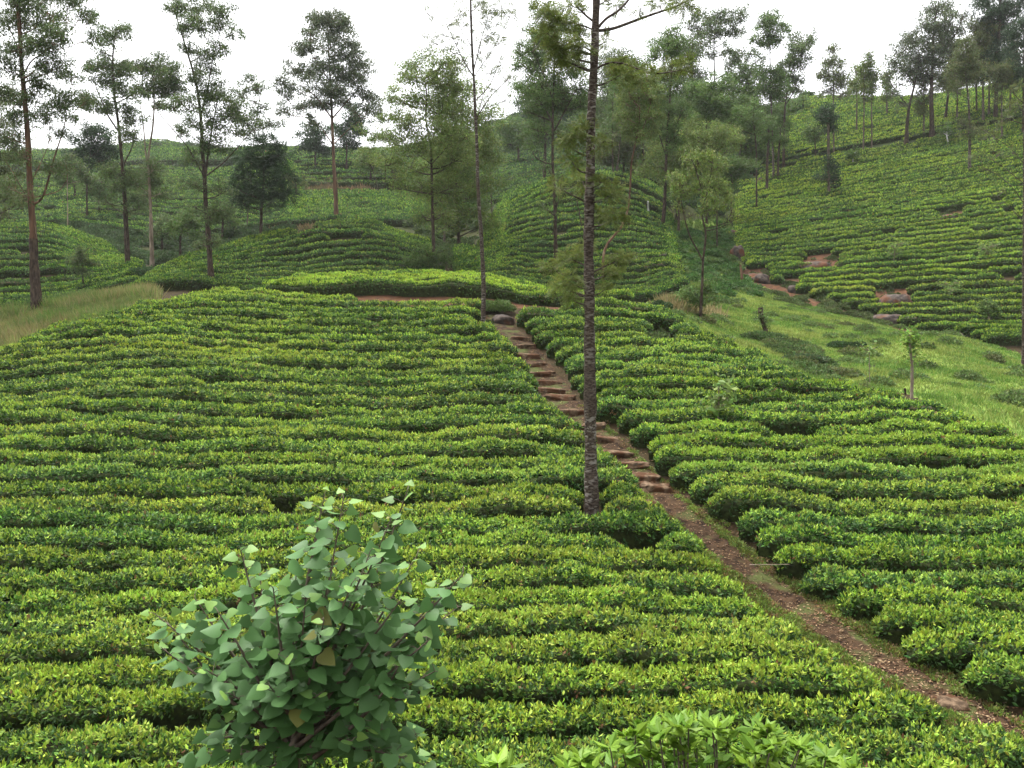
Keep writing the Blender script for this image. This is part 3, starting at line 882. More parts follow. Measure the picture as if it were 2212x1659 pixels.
        if fern:
            nn = int(np.clip(cden * dens * 4.2 * math.pi * rx * ry / (0.5 * (fern / m) ** 2 * 0.55), 8, 260))
            fern_sprays(crown, rg, ctr, R, nn, fern, base_col)
            tips = ctr + nrm(rg.normal(size=(6, 3))) * R * 0.7
        else:
            tips = foliage(crown, rg, ctr, R, nn, Lw, style, base_col)
        # twigs fanning out into the clump
        for tpnt in tips[:int(8 * twig)]:
            st = br[-1 - int(rg.integers(0, min(3, len(br))))]
            ln2 = np.linalg.norm(tpnt - st)
            mid2 = 0.5 * (st + tpnt) + rg.normal(size=3) * 0.1 * ln2
            rr = max(0.006, 0.22 * dd / F)
            wood.tube(bez(st, mid2, tpnt, 4), np.array([1.2, 1, .8, .5]) * rr, k=3)
    wood.build('trunk', [M[bark], M['bark_dark']], root, g0)
    if crown.V:
        crown.build('crown', [M['leaf']], root, g0)
    return root

GT = 'gum trees of the left gully'
GM = 'trees standing among the tea in the middle distance'
GR = 'trees on the right hillside'
GB = 'trees along the ridge behind'

tree('gum_tree', 'tall gum tree with reddish peeling trunk, blackened at its foot, at the left edge', 'tree', GT, 'a', 48,
     [(178, 1510), (172, 1390), (163, 1270), (160, 1100), (150, 1000), (140, 800), (130, 600), (115, 440), (105, 340), (97, 180), (85, 0), (80, -140)], 40, 13,
     [(60, 95, 85), (190, 110, 80), (300, 150, 75), (430, 190, 55, 38), (260, 50, 80), (400, 60, 70), (450, 90, 40), (150, 210, 70), (250, 200, 80), (50, 215, 80), (25, 330, 80), (30, 450, 75), (60, 560, 70, 60), (180, 400, 70),
      (290, 320, 75), (350, 370, 50), (230, 300, 60), (280, 510, 75), (215, 560, 50), (320, 470, 60), (420, 480, 60, 45), (40, 660, 60), (120, 480, 60), (100, 20, 80), (180, -60, 90), (330, -40, 90), (30, -40, 90), (340, 560, 40), (300, 640, 40), (90, 760, 70, 50, .7), (40, 900, 80, 60, .8), (250, 800, 70, 50, .6), (110, 960, 60, 40, .6), (320, 800, 50, 40, .6)],
     limbs=[([(165, 1000), (205, 960), (228, 880), (260, 760), (300, 640), (320, 560)], 12, 4), ([(105, 350), (150, 290), (200, 260), (300, 190)], 8, 3), ([(95, 260), (60, 170), (30, 90)], 7, 3), ([(120, 480), (60, 520), (0, 590)], 6, 3), ([(150, 990), (80, 860), (20, 760)], 5, 3), ([(205, 960), (290, 920), (325, 860)], 6, 3), ([(228, 880), (235, 700), (240, 600)], 5, 2)],
     bark='bark_tan', seed=1, dens=0.85, leaf=.13, char=4.6)
tree('gum_tree', 'slender gum tree with dark trunk and flat crown, second from the left edge', 'tree', GT, 'a', 62,
     [(615, 1280), (608, 1120), (600, 950), (590, 820), (580, 700), (565, 560), (545, 430), (540, 300), (548, 200), (560, 130)], 27, 5,
     [(540, 320, 90, 45), (470, 360, 55), (440, 310, 35), (600, 340, 50), (420, 480, 70, 45), (530, 400, 50), (560, 155, 65, 40), (520, 200, 45), (600, 140, 35), (480, 250, 30), (650, 575, 55, 40), (640, 650, 60, 45), (600, 500, 60), (510, 530, 40), (580, 420, 50), (660, 440, 45), (470, 520, 40), (540, 830, 65, 40), (640, 860, 70, 45), (510, 970, 50, 30, .6), (640, 1010, 50, 30, .6), (560, 900, 50)],
     limbs=[([(575, 640), (520, 560), (470, 440), (450, 380)], 9, 3), ([(590, 800), (640, 700), (650, 600)], 7, 3), ([(600, 950), (560, 900), (530, 850)], 5, 2)], seed=2, dens=1.0)
tree('gum_tree', 'pale-barked gum tree with a domed crown, third from the left edge', 'tree', GT, 'a', 66,
     [(732, 1255), (728, 1120), (722, 950), (715, 820), (712, 740), (735, 620), (742, 520), (738, 400), (735, 320)], 21, 4,
     [(740, 310, 80, 45), (660, 325, 55), (815, 345, 55), (735, 380, 90), (690, 430, 50), (870, 420, 50, 30), (800, 440, 60), (840, 390, 50), (620, 310, 35), (770, 500, 40), (740, 840, 80, 55), (770, 930, 55), (700, 880, 50)],
     limbs=[([(715, 820), (700, 740), (690, 600), (670, 480)], 9, 3)], bark='bark_pale', seed=3, dens=1.0)
tree('bushy_tree', 'dense dark round tree on the far slope behind the left gum trees', 'tree', GB, 'a', 105,
     [(418, 950), (418, 860), (430, 760)], 10, 6, [(440, 680, 80, 75), (370, 730, 60), (500, 690, 55), (440, 620, 60, 40), (480, 770, 60), (400, 790, 50), (540, 740, 40)], style='mid', col='dark', seed=4, dens=1.5, ground=False)
tree('slim_tree', 'small pale-green tree under the dark round tree on the far left slope', 'tree', GB, 'a', 98,
     [(325, 935), (322, 870), (330, 800)], 6, 3, [(330, 800, 60, 50), (280, 830, 45), (390, 820, 50), (420, 850, 40)], col='euc', bark='bark_pale', seed=5, ground=False)
tree('gum_tree', 'tall gum tree, dark forked trunk leaning left at its top, beside the dark feathery tree', 'tree', GT, 'a', 59,
     [(1018, 1385), (1010, 1250), (1000, 1100), (988, 960), (985, 880), (972, 700), (965, 560), (950, 430), (925, 330), (900, 250), (870, 150), (845, 70), (830, 20)], 30, 4,
     [(900, 30, 70), (850, 20, 50), (1000, 30, 65, 40), (1070, 55, 55), (1060, 115, 65), (1125, 160, 45, 35), (960, 110, 60), (880, 150, 45), (915, 240, 50), (1030, 240, 60), (1000, 320, 70), (930, 370, 40), (1000, 440, 70), (1060, 460, 80, 55), (1140, 500, 60, 40), (880, 510, 60), (820, 500, 45), (1190, 590, 50, 35), (1100, 590, 80), (1010, 560, 60), (930, 600, 50), (880, 640, 45), (1050, 700, 70), (930, 760, 60, 45, .7), (900, 880, 60, 45, .6), (1060, 900, 60, 50, .5), (1050, 1010, 60, 45, .6), (940, 1000, 45, 40, .5), (970, 1170, 45), (1040, 1160, 40), (1010, 1040, 40, 60, .5)],
     limbs=[([(985, 880), (1005, 700), (1030, 560), (1050, 470)], 13, 4), ([(985, 850), (900, 700), (820, 610), (760, 540)], 7, 3), ([(990, 850), (1080, 780), (1150, 700), (1220, 620)], 8, 3), ([(965, 560), (1000, 420), (1020, 300), (1060, 150)], 8, 3)], seed=6, dens=0.95)
tree('feathery_tree', 'dark green feathery tree with a low broad crown on the knoll', 'tree', GM, 'b', 75,
     [(198, 1130), (200, 1060), (205, 960), (212, 850), (215, 760)], 18, 8,
     [(210, 690, 75, 45), (130, 750, 60, 45), (290, 740, 60, 45), (210, 800, 90, 60), (110, 850, 60, 45), (320, 850, 60, 40), (230, 900, 80, 50), (150, 930, 70, 45), (310, 930, 55, 35), (100, 970, 45, 35), (240, 980, 50, 30), (60, 900, 45, 35)], style='broad', col='dark', seed=7, dens=1.5, fern=0.75)
tree('slim_tree', 'thin wispy gum tree between the leaning gum and the tall broad gum', 'tree', GM, 'b', 95,
     [(130, 1120), (140, 960), (150, 800), (170, 620), (190, 480), (200, 420)], 7, 3, [(130, 390, 40), (180, 430, 45), (100, 460, 45), (170, 530, 35), (210, 510, 22), (70, 520, 40), (200, 590, 30), (140, 620, 50), (260, 590, 40)], seed=8, dens=0.9, bark='bark_grey', ground=False)
tree('gum_tree', 'tall stately gum tree with full layered crown standing alone behind the knoll', 'tree', GM, 'b', 88,
     [(562, 1060), (558, 930), (550, 800), (545, 680), (540, 550), (535, 450), (530, 350), (524, 220), (520, 120)], 24, 4,
     [(520, 80, 65, 40), (470, 115, 60), (580, 120, 60), (440, 170, 50), (540, 170, 80), (610, 190, 55), (390, 230, 50), (440, 250, 50), (560, 250, 70), (640, 240, 50), (350, 330, 55), (300, 400, 45), (310, 440, 50), (430, 340, 50), (540, 320, 60), (660, 300, 60), (690, 370, 60), (610, 370, 70), (470, 410, 75), (560, 420, 60), (680, 430, 60), (730, 470, 45), (755, 550, 45, 50), (720, 520, 40), (400, 500, 70, 35), (320, 530, 45), (500, 500, 50), (430, 590, 40, 30), (580, 480, 50)],
     limbs=[([(540, 560), (470, 470), (380, 400), (320, 420)], 8, 3), ([(540, 560), (620, 480), (690, 400)], 8, 3), ([(532, 400), (470, 300), (420, 230)], 6, 3), ([(532, 380), (600, 280), (640, 240)], 6, 3), ([(545, 690), (480, 600), (400, 560)], 6, 2), ([(548, 700), (620, 620), (700, 560)], 5, 2)], bark='bark_tan', seed=9, dens=1.05, col='grey')
tree('bushy_tree', 'dark bushy tree on the skyline left of the tall stately gum trunk', 'tree', GB, 'b', 140, [(460, 790), (460, 720)], 10, 7, [(440, 640, 60, 45), (400, 700, 45), (470, 690, 70, 50), (510, 720, 45)], style='mid', col='dark', seed=10, dens=1.5, ground=False)
tree('bushy_tree', 'dark bushy tree on the skyline right of the tall stately gum trunk', 'tree', GB, 'b', 140, [(610, 790), (612, 700)], 10, 7, [(620, 560, 70, 50), (580, 620, 60), (660, 610, 60), (620, 670, 70)], style='mid', col='dark', seed=11, dens=1.5, ground=False)
tree('leafy_tree', 'light green bushy tree with forked dark trunk left of the thin speckled trunk', 'tree', GM, 'b', 60,
     [(1035, 1300), (1028, 1150), (1024, 1000), (1020, 860), (1018, 700), (1000, 630), (988, 560), (1000, 460), (985, 380)], 20, 5,
     [(950, 310, 70), (1050, 280, 70, 45), (1130, 320, 70), (890, 370, 60), (1000, 390, 90), (1100, 400, 80), (1170, 430, 70), (850, 470, 60), (940, 480, 80), (1050, 490, 80), (820, 560, 55), (900, 580, 80), (1120, 560, 90), (720, 640, 70, 50, .8), (800, 660, 70), (900, 690, 90), (1080, 650, 90), (1180, 660, 70), (710, 760, 60, 45, .8), (800, 770, 80, 55, .9), (920, 800, 80), (1080, 780, 90), (1160, 760, 70), (860, 880, 70, 50, .8), (960, 920, 70, 60, .9), (1060, 920, 70, 60), (1140, 880, 60, 50, .8), (1080, 1020, 50, 60, .9), (980, 1040, 50, 50, .8)],
     limbs=[([(1018, 690), (1040, 620), (1070, 540), (1080, 420)], 9, 3), ([(1020, 940), (940, 920), (840, 905), (760, 905)], 7, 3), ([(1022, 800), (900, 700), (800, 640)], 5, 2), ([(1020, 800), (1100, 700), (1150, 560)], 5, 2)], col='yel', style='mid', seed=12, dens=0.85, leaf=.11)
tree('leafy_shrub', 'green shrub at the foot of the forked light green tree', 'shrub', None, 'b', 58, [(1010, 1300), (1010, 1260), (1010, 1220)], 6, 3, [(1000, 1230, 60, 45), (940, 1250, 45, 35), (1070, 1260, 40, 35), (1010, 1270, 60, 30)], col='mid', style='mid', seed=13, dens=1.2)

tree('grevillea_tree', 'thin silver-oak tree with pale speckled trunk and sparse airy branches', 'tree', 'silver-oak trees near the path', 'c', 37,
     [(210, 1580), (213, 1480), (215, 1390), (208, 1250), (203, 1130), (190, 980), (185, 850), (180, 650), (172, 520), (168, 400), (160, 280), (155, 150), (152, 60), (150, -60)], 24, 9,
     [(60, 110, 40, 30, .45), (20, 170, 40, 30, .4), (100, 60, 40, 40, .5), (90, 200, 45, 40, .45), (-40, 200, 45, 30, .35), (220, 60, 50, 50, .5), (270, 110, 45, 45, .5), (300, 40, 50, 45, .5), (230, 170, 40, 45, .45), (350, 60, 35, 30, .5), (200, 250, 45, 45, .4), (290, 210, 45, 45, .4), (110, 310, 40, 40, .35), (300, 310, 35, 30, .55), (240, 350, 45, 40, .35), (330, 380, 45, 35, .4), (60, 250, 40, 30, .4), (-60, 60, 40, 30, .3), (250, 430, 40, 40, .3), (320, 480, 30, 25, .4), (130, 120, 35, 45, .4), (190, 20, 35, 50, .45)],
     limbs=[([(168, 380), (110, 280), (60, 170), (20, 90)], 6, 2), ([(168, 340), (200, 200), (240, 60)], 6, 2), ([(180, 560), (240, 470), (310, 400), (360, 350)], 6, 2), ([(178, 480), (240, 420), (290, 300), (320, 200)], 5, 2), ([(168, 360), (250, 250), (340, 80)], 4, 2), ([(182, 590), (220, 420), (260, 330)], 4, 2), ([(160, 240), (100, 130), (60, 60)], 4, 2)],
     bark='bark_lichen', seed=14, col='olive', fern=0.34, dens=0.9, splay=0.7)
tree('grevillea_tree', 'tall silver-oak with pale blotched trunk beside the dirt path, nearest the camera', 'tree', 'silver-oak trees near the path', 'c', 20.4,
     [(734, 2475), (734, 2420), (728, 2200), (726, 1900), (722, 1650), (723, 1400), (718, 1180), (722, 1000), (727, 850), (727, 700), (732, 520), (740, 400), (746, 300), (750, 180), (752, 90), (756, 0), (758, -120)], 68, 34,
     [(520, 160, 60, 35), (590, 110, 70, 40), (660, 170, 50, 35), (500, 60, 60, 40, .8), (580, 270, 70, 40), (640, 300, 55, 40), (560, 220, 50, 35), (680, 220, 50, 45), (800, 200, 30, 30), (870, 300, 50, 35), (870, 360, 45, 35), (940, 330, 50, 30), (1000, 370, 55, 35, .9), (1120, 330, 60, 35), (1190, 310, 45, 30), (1170, 20, 60, 35), (1060, 20, 50, 30, .7), (960, 50, 40, 25, .4), (850, 30, 45, 35, .5), (640, 30, 60, 40, .6), (700, 620, 45, 40, .8), (650, 650, 60, 45, .8), (610, 690, 50, 35, .7), (780, 690, 50, 35, .7), (640, 780, 55, 40, .7), (560, 900, 50, 30, .7), (690, 870, 40, 50, .7), (840, 930, 55, 50, .8), (850, 1040, 50, 45, .7), (780, 1030, 50, 40, .8), (540, 1280, 55, 35, .7), (630, 1240, 60, 40, .8), (700, 1190, 50, 35, .7), (620, 1350, 60, 40, .8), (570, 1380, 40, 30, .7), (880, 1240, 60, 40, .8), (820, 1310, 55, 40, .8), (800, 1390, 50, 30, .7), (660, 1410, 50, 30, .8), (640, 1440, 40, 25, .8), (780, 880, 40, 40, .6)],
     limbs=[([(752, 155), (830, 140), (900, 115), (960, 92), (1050, 60), (1130, 35), (1200, 0)], 17, 8), ([(752, 130), (800, 90), (860, 55), (920, -10)], 15, 9), ([(745, 110), (710, 80), (660, 30)], 12, 8), ([(745, 135), (700, 125), (640, 110), (560, 100)], 8, 5), ([(745, 335), (790, 308), (850, 298), (920, 315), (980, 345), (1060, 355), (1170, 335), (1230, 355)], 10, 5), ([(752, 20), (800, 5), (830, 0)], 6, 4)],
     bark='bark_lichen', seed=15, col='fern', fern=0.24, dens=1.9, depth=0.7, splay=0.5, twig=0.6)
tree('gum_tree', 'dark slender tree with broad high crown between the two speckled trunks', 'tree', GM, 'c', 63,
     [(560, 1230), (558, 1100), (558, 1000), (550, 880), (545, 760), (545, 600), (548, 500), (552, 380), (556, 250), (560, 120)], 22, 5,
     [(450, 170, 55), (430, 240, 60), (550, 190, 60), (400, 310, 50), (480, 270, 50), (560, 60, 60, 40), (480, 40, 50), (620, 130, 55), (500, 400, 80), (430, 440, 50), (590, 420, 80), (640, 340, 70), (680, 420, 60), (470, 500, 70), (560, 510, 80), (650, 510, 70), (420, 540, 40, 30, .6), (600, 280, 60), (690, 500, 40), (640, 640, 50, 40, .6), (430, 690, 45, 35, .5), (470, 620, 45, 35, .5), (520, 800, 45, 30, .5), (600, 850, 35, 45, .6), (500, 1000, 45, 35, .5), (590, 950, 30, 35, .6)],
     limbs=[([(545, 800), (500, 780), (460, 755), (435, 700)], 7, 3), ([(545, 600), (520, 540), (480, 480), (420, 420)], 9, 3), ([(545, 640), (600, 540), (660, 430)], 8, 3), ([(560, 1010), (580, 930), (592, 840)], 11, 5), ([(548, 480), (500, 350), (450, 250)], 6, 2)], seed=16, dens=0.95, col='mid')
tree('bent_tree', 'thin tree with curved leaning trunk right of the near blotched trunk', 'tree', GM, 'c', 60,
     [(785, 1340), (788, 1250), (795, 1190), (830, 1145), (880, 1090), (912, 1000), (918, 900), (924, 780), (945, 680), (962, 600), (965, 520)], 16, 5,
     [(960, 380, 60), (900, 420, 55), (1020, 400, 50), (950, 450, 70), (1010, 480, 60), (900, 500, 50), (970, 560, 60), (920, 620, 50), (1010, 630, 50), (960, 640, 50), (880, 560, 40), (1040, 560, 40)], seed=17, col='yel', style='droop', dens=0.9, bark='bark_tan', limbs=[([(945, 680), (990, 600), (1020, 480)], 6, 3)])
tree('sapling_trunk', 'thin dark trunk just right of the speckled trunk, on the central knoll', 'tree', GM, 'c', 85, [(256, 1110), (253, 1000), (246, 880), (242, 760), (240, 640)], 8, 4, [(235, 620, 35, 30, .6), (270, 680, 30, 25, .5), (210, 690, 30, 25, .5)], seed=18, col='olive', twig=.6)
tree('sapling_trunk', 'very thin grey trunk close behind the speckled trunk on the central knoll', 'tree', GM, 'c', 95, [(230, 970), (228, 860), (226, 760)], 6, 4, [(225, 740, 30, 25, .5), (250, 790, 25, 20, .5)], seed=19, col='olive', bark='bark_grey', twig=.6)
tree('sapling_trunk', 'thin leaning stem on the central knoll left of the near blotched trunk', 'tree', GM, 'c', 72, [(688, 1110), (676, 1030), (660, 960), (650, 880)], 7, 4, [(650, 860, 40, 35, .6), (690, 930, 35, 30, .5)], seed=20, col='mid', twig=.6)
tree('sapling_trunk', 'dark pole-like trunk with a white mark on the bright-topped knoll', 'tree', GM, 'c', 102, [(835, 830), (834, 720), (832, 600)], 8, 5, [(830, 590, 45, 40, .8), (800, 640, 35, 30, .7), (860, 650, 35, 30, .7), (835, 500, 40, 40, .8)], seed=21, col='mid', ground=False)
tree('sapling_trunk', 'slim slanting trunk right of the white-marked pole trunk', 'tree', GM, 'c', 100, [(852, 865), (860, 780), (868, 690), (880, 600)], 6, 4, [(880, 580, 45, 40, .7), (850, 640, 30, 25, .5)], seed=22, col='olive', ground=False)
tree('gum_tree', 'dark-trunked gum tree with tall layered crown at the head of the grassy gully', 'tree', GM, 'd', 78,
     [(18, 1100), (26, 1000), (32, 880), (36, 750), (42, 640), (50, 520), (60, 380), (62, 260), (60, 180)], 20, 5,
     [(60, 170, 60, 40), (110, 200, 50), (20, 220, 60), (80, 240, 60), (-30, 270, 40), (30, 400, 60), (100, 420, 50), (-20, 440, 60), (40, 520, 80, 45), (110, 530, 60), (-30, 560, 60), (20, 620, 80), (100, 640, 60), (-60, 620, 50), (70, 710, 50, 40, .6)],
     limbs=[([(36, 750), (0, 640), (-40, 560)], 6, 3), ([(38, 720), (80, 620), (110, 530)], 6, 3), ([(55, 420), (20, 300), (0, 240)], 4, 2)], seed=23, col='mid', dens=1.0)
tree('small_tree', 'short leaning tree with rounded light crown at the head of the gully', 'tree', GM, 'd', 76, [(94, 1108), (98, 1020), (98, 940), (100, 880)], 14, 6, [(100, 850, 55, 40), (60, 880, 45), (140, 880, 45), (100, 900, 60, 35), (60, 930, 35, 30), (150, 930, 35, 30)], seed=24, col='yel', dens=1.0)
tree('small_tree', 'small forked tree with dark crooked trunk in the grassy valley', 'tree', GM, 'd', 50,
     [(200, 1530), (205, 1430), (210, 1330), (212, 1250), (222, 1180), (228, 1120), (212, 1060), (204, 1020), (218, 970), (212, 920), (192, 870), (180, 820)], 17, 5,
     [(150, 750, 50, 35), (250, 745, 50, 35), (190, 790, 50), (95, 850, 50, 35), (290, 800, 45), (230, 870, 60), (290, 890, 50), (130, 920, 50, 40), (270, 960, 50, 40), (330, 980, 50, 40), (70, 900, 35), (340, 920, 40), (240, 1010, 45, 35), (380, 1040, 35, 30, .7), (110, 1000, 40, 30, .6)],
     limbs=[([(210, 1250), (185, 1200), (152, 1145), (128, 1070), (112, 990), (100, 900)], 9, 3), ([(212, 930), (250, 850), (260, 760)], 6, 3), ([(205, 1030), (260, 980), (300, 930)], 4, 2)], seed=25, col='yel', dens=0.75, leaf=.15)
tree('leafy_shrub', 'drooping shrub with orange-tinged leaves at the foot of the small forked tree', 'shrub', None, 'd', 49, [(196, 1520), (196, 1450), (196, 1400)], 5, 3, [(150, 1400, 50, 40), (220, 1390, 55, 45), (180, 1440, 60, 40), (250, 1430, 45, 35), (110, 1430, 40, 35)], col='mid', seed=26, dens=1.0, leaf=.16)
tree('gum_tree', 'tall thin gum with open high crown behind the mixed trees, on the skyline', 'tree', GB, 'd', 125, [(268, 520), (268, 380), (266, 280), (265, 200), (272, 110), (290, 30)], 11, 3,
     [(240, 85, 50), (180, 65, 40), (150, 115, 40), (270, 140, 55), (340, 150, 50), (400, 55, 40), (330, 95, 40), (395, 90, 30), (220, 150, 50), (300, 60, 40), (390, 150, 30), (340, 240, 40), (380, 290, 40), (440, 260, 40), (240, 260, 35, 25, .7), (480, 290, 30)],
     limbs=[([(268, 380), (330, 350), (400, 310), (450, 270)], 5, 2), ([(265, 230), (200, 210), (150, 180)], 4, 2), ([(266, 220), (320, 200), (360, 150)], 4, 2)], seed=27, dens=0.85, ground=False)
tree('leafy_tree', 'bushy mid-green tree left in the grove above the gully', 'tree', GM, 'd', 92, [(230, 735), (230, 640), (230, 540), (228, 460)], 11, 5, [(230, 410, 70, 45), (170, 420, 50), (310, 410, 60), (365, 430, 40), (250, 470, 90), (160, 480, 50), (330, 490, 50), (210, 540, 60), (290, 560, 50)], col='mid', seed=28, dens=1.15, style='mid', ground=False)
tree('leafy_tree', 'yellowish low-crowned tree in the grove above the gully', 'tree', GM, 'd', 80, [(280, 790), (285, 740), (275, 690)], 9, 5, [(320, 630, 60, 40), (260, 620, 50), (190, 660, 60), (370, 650, 40), (140, 650, 40), (330, 690, 60), (250, 700, 60), (180, 720, 50), (130, 720, 40)], col='yel', seed=29, dens=1.05, ground=False)
tree('leafy_tree', 'darker rounded tree at the right of the grove above the gully', 'tree', GM, 'd', 100, [(470, 805), (470, 720), (460, 620)], 10, 5, [(420, 500, 60, 40), (370, 520, 45), (460, 530, 45), (400, 560, 70), (450, 590, 50), (340, 590, 40), (480, 620, 30)], col='mid', seed=30, dens=1.1, ground=False)
tree('grevillea_tree', 'silver-oak with speckled straight trunk at the left end of the right hillside', 'tree', GR, 'd', 112, [(552, 832), (548, 720), (544, 600), (540, 480), (535, 380), (535, 280), (532, 200)], 13, 4,
     [(530, 350, 50), (480, 380, 35), (580, 370, 45), (540, 420, 60), (490, 430, 30), (600, 420, 40), (530, 470, 45), (535, 100, 50), (495, 130, 35), (570, 140, 50), (520, 210, 45), (605, 140, 35, 20), (545, 80, 40, 25), (460, 190, 30), (560, 200, 35)], col='mid', seed=31, dens=1.0, bark='bark_lichen', ground=False)
tree('gum_tree', 'dark-trunked gum with a crown leaning to the right, at the left of the right hillside', 'tree', GR, 'd', 118, [(600, 770), (602, 640), (605, 520), (620, 420), (640, 330), (670, 280), (700, 230)], 14, 4,
     [(690, 195, 50, 35), (735, 185, 40, 25), (660, 230, 45), (640, 205, 25), (690, 265, 45), (620, 290, 40), (650, 300, 35), (660, 380, 40), (580, 340, 40), (630, 430, 50), (570, 460, 40), (610, 370, 40), (680, 310, 30)], limbs=[([(605, 510), (650, 440), (670, 380)], 6, 3)], seed=32, dens=0.95, ground=False)
tree('sapling_trunk', 'short stout dark trunk in the grove at the left of the right hillside', 'tree', GR, 'd', 108, [(520, 798), (524, 720), (527, 650), (530, 590)], 15, 9, [(520, 580, 45, 40), (500, 640, 40, 35), (545, 660, 35, 35)], seed=33, col='mid', ground=False)
tree('sapling_trunk', 'second stout dark trunk in the grove, nearer the hillside rows', 'tree', GR, 'd', 112, [(573, 776), (578, 700), (585, 630)], 13, 8, [(590, 610, 40, 35), (570, 660, 35, 35), (610, 680, 35, 30)], seed=34, col='mid', ground=False)
tree('slim_tree', 'misty grey tree on the skyline behind the grove', 'tree', GB, 'd', 170, [(352, 430), (352, 330)], 5, 3, [(350, 290, 30, 40, .8), (340, 330, 25, 30, .6), (365, 250, 20, 25, .6)], col='grey', seed=35, ground=False)
tree('small_conifer', 'small dark conifer-shaped tree at the top of the right hillside', 'tree', GB, 'd', 150, [(695, 540), (693, 480)], 6, 3, [(692, 450, 18, 16), (690, 480, 28, 20), (690, 515, 36, 25), (640, 500, 35, 30), (650, 540, 40, 30)], col='mid', style='mid', seed=36, dens=1.2, ground=False)
tree('grevillea_tree', 'pollarded silver-oak with a dark leafy knob on top, alone in the right hillside tea', 'tree', GR, 'd', 92, [(818, 915), (816, 800), (815, 700), (815, 600), (813, 540)], 15, 11,
     [(812, 540, 32, 35), (790, 560, 30, 30), (830, 570, 30, 25), (815, 600, 35, 35), (845, 620, 20, 14), (828, 800, 28, 30, .8), (825, 845, 36, 25), (815, 770, 22, 30, .6), (770, 555, 22, 16), (780, 860, 30, 14, .8), (855, 860, 25, 14, .8)], col='dark', style='mid', bark='bark_grey', seed=37, dens=1.5)
tree('small_tree', 'small vase-shaped young tree on the upper right hillside', 'tree', GR, 'd', 118, [(754, 755), (752, 700), (750, 660)], 7, 4, [(750, 620, 50, 25), (720, 640, 35, 25), (780, 640, 35, 25), (750, 660, 45, 28)], col='mid', style='mid', seed=38, dens=0.9)
tree('grevillea_tree', 'slim feathery silver-oak against the sky, leftmost on the right hillside crest', 'tree', GR, 'e', 120, [(74, 640), (73, 520), (72, 400), (71, 300), (70, 220)], 8, 3, [(70, 200, 22, 28), (60, 250, 30), (85, 260, 35, 25), (50, 300, 35, 22), (95, 310, 35, 22), (70, 330, 45, 24), (30, 305, 25, 15), (115, 340, 30, 18), (45, 370, 40, 20, .7), (110, 380, 35, 18, .6)], col='olive', seed=39, dens=0.9, bark='bark_grey')
tree('grevillea_tree', 'slim feathery silver-oak, first of three light ones in a row on the crest', 'tree', GR, 'e', 122, [(166, 550), (167, 460), (168, 380), (165, 300)], 8, 4, [(165, 290, 30), (150, 330, 35), (180, 340, 35), (165, 360, 45, 25), (135, 370, 30, 18, .8)], col='yel', seed=40, dens=0.85, bark='bark_grey')
tree('grevillea_tree', 'slim feathery silver-oak, middle of three light ones in a row on the crest', 'tree', GR, 'e', 114, [(193, 625), (196, 500), (197, 400), (196, 300)], 8, 4, [(195, 260, 28), (185, 300, 32), (210, 310, 30), (195, 350, 40, 25), (200, 400, 30, 25, .6)], col='yel', seed=41, dens=0.85, bark='bark_grey')
tree('grevillea_tree', 'slim feathery silver-oak, last of three light ones in a row on the crest', 'tree', GR, 'e', 115, [(228, 625), (228, 500), (227, 400), (222, 260)], 8, 3, [(218, 225, 18, 20), (215, 260, 30), (235, 290, 35), (215, 320, 35), (240, 350, 38, 24), (225, 380, 35, 20, .8)], col='yel', seed=42, dens=0.85, bark='bark_grey')
tree('gum_tree', 'spreading dark tree with crooked bare lower branches on the right hillside', 'tree', GR, 'e', 110, [(368, 585), (372, 500), (380, 430), (393, 380), (405, 330), (420, 270)], 17, 5,
     [(340, 215, 45), (390, 160, 40), (330, 270, 45), (420, 230, 50), (370, 175, 40), (310, 250, 30), (420, 160, 35), (400, 290, 45), (350, 300, 40, 30, .7), (300, 310, 30, 25, .7), (430, 310, 40), (310, 380, 35, 25, .6), (345, 420, 30, 25, .5)],
     limbs=[([(405, 335), (370, 300), (330, 240)], 7, 3), ([(380, 430), (340, 390), (300, 330)], 6, 3)], seed=43, dens=0.75, col='grey')
tree('gum_tree', 'tallest dark straight tree on the right hillside, forking high against the sky', 'tree', GR, 'e', 112, [(474, 562), (472, 480), (470, 400), (472, 320), (476, 240), (478, 160), (484, 80), (500, 10)], 20, 5,
     [(470, 45, 45), (515, 30, 45), (540, 90, 45), (500, 100, 45), (450, 105, 40), (530, 130, 40), (500, 170, 55), (450, 190, 45), (555, 160, 45), (595, 75, 35, 22), (580, 120, 35), (480, 240, 60), (530, 230, 50), (440, 260, 40), (500, 300, 50, 30, .7), (430, 320, 40, 30, .6), (560, 200, 35)],
     limbs=[([(474, 260), (520, 210), (570, 140), (600, 70)], 8, 3), ([(478, 180), (450, 110), (450, 60)], 5, 2), ([(472, 310), (430, 280), (420, 240)], 5, 2)], seed=44, dens=0.8, col='grey')
tree('gum_tree', 'leaning mid-height tree just right of the tallest hillside tree', 'tree', GR, 'e', 122, [(528, 500), (532, 440), (540, 370), (548, 310)], 13, 6, [(545, 290, 45), (515, 310, 40), (560, 330, 45), (530, 340, 45), (500, 350, 30, 20, .7), (580, 290, 35)], seed=45, col='olive', dens=0.9)
tree('grevillea_tree', 'straight silver-oak with a leafy tuft halfway up, standing in the open right hillside rows', 'tree', GR, 'e', 96, [(626, 712), (626, 600), (625, 500), (622, 400), (612, 330), (608, 270)], 13, 5,
     [(605, 220, 40), (580, 260, 40), (640, 240, 45), (610, 280, 55), (640, 310, 40), (590, 330, 45, 30, .8), (570, 300, 35), (620, 170, 40), (590, 500, 28, 18), (645, 520, 28, 18), (620, 545, 35, 22, .8)], seed=46, col='olive', dens=0.9, bark='bark_lichen')
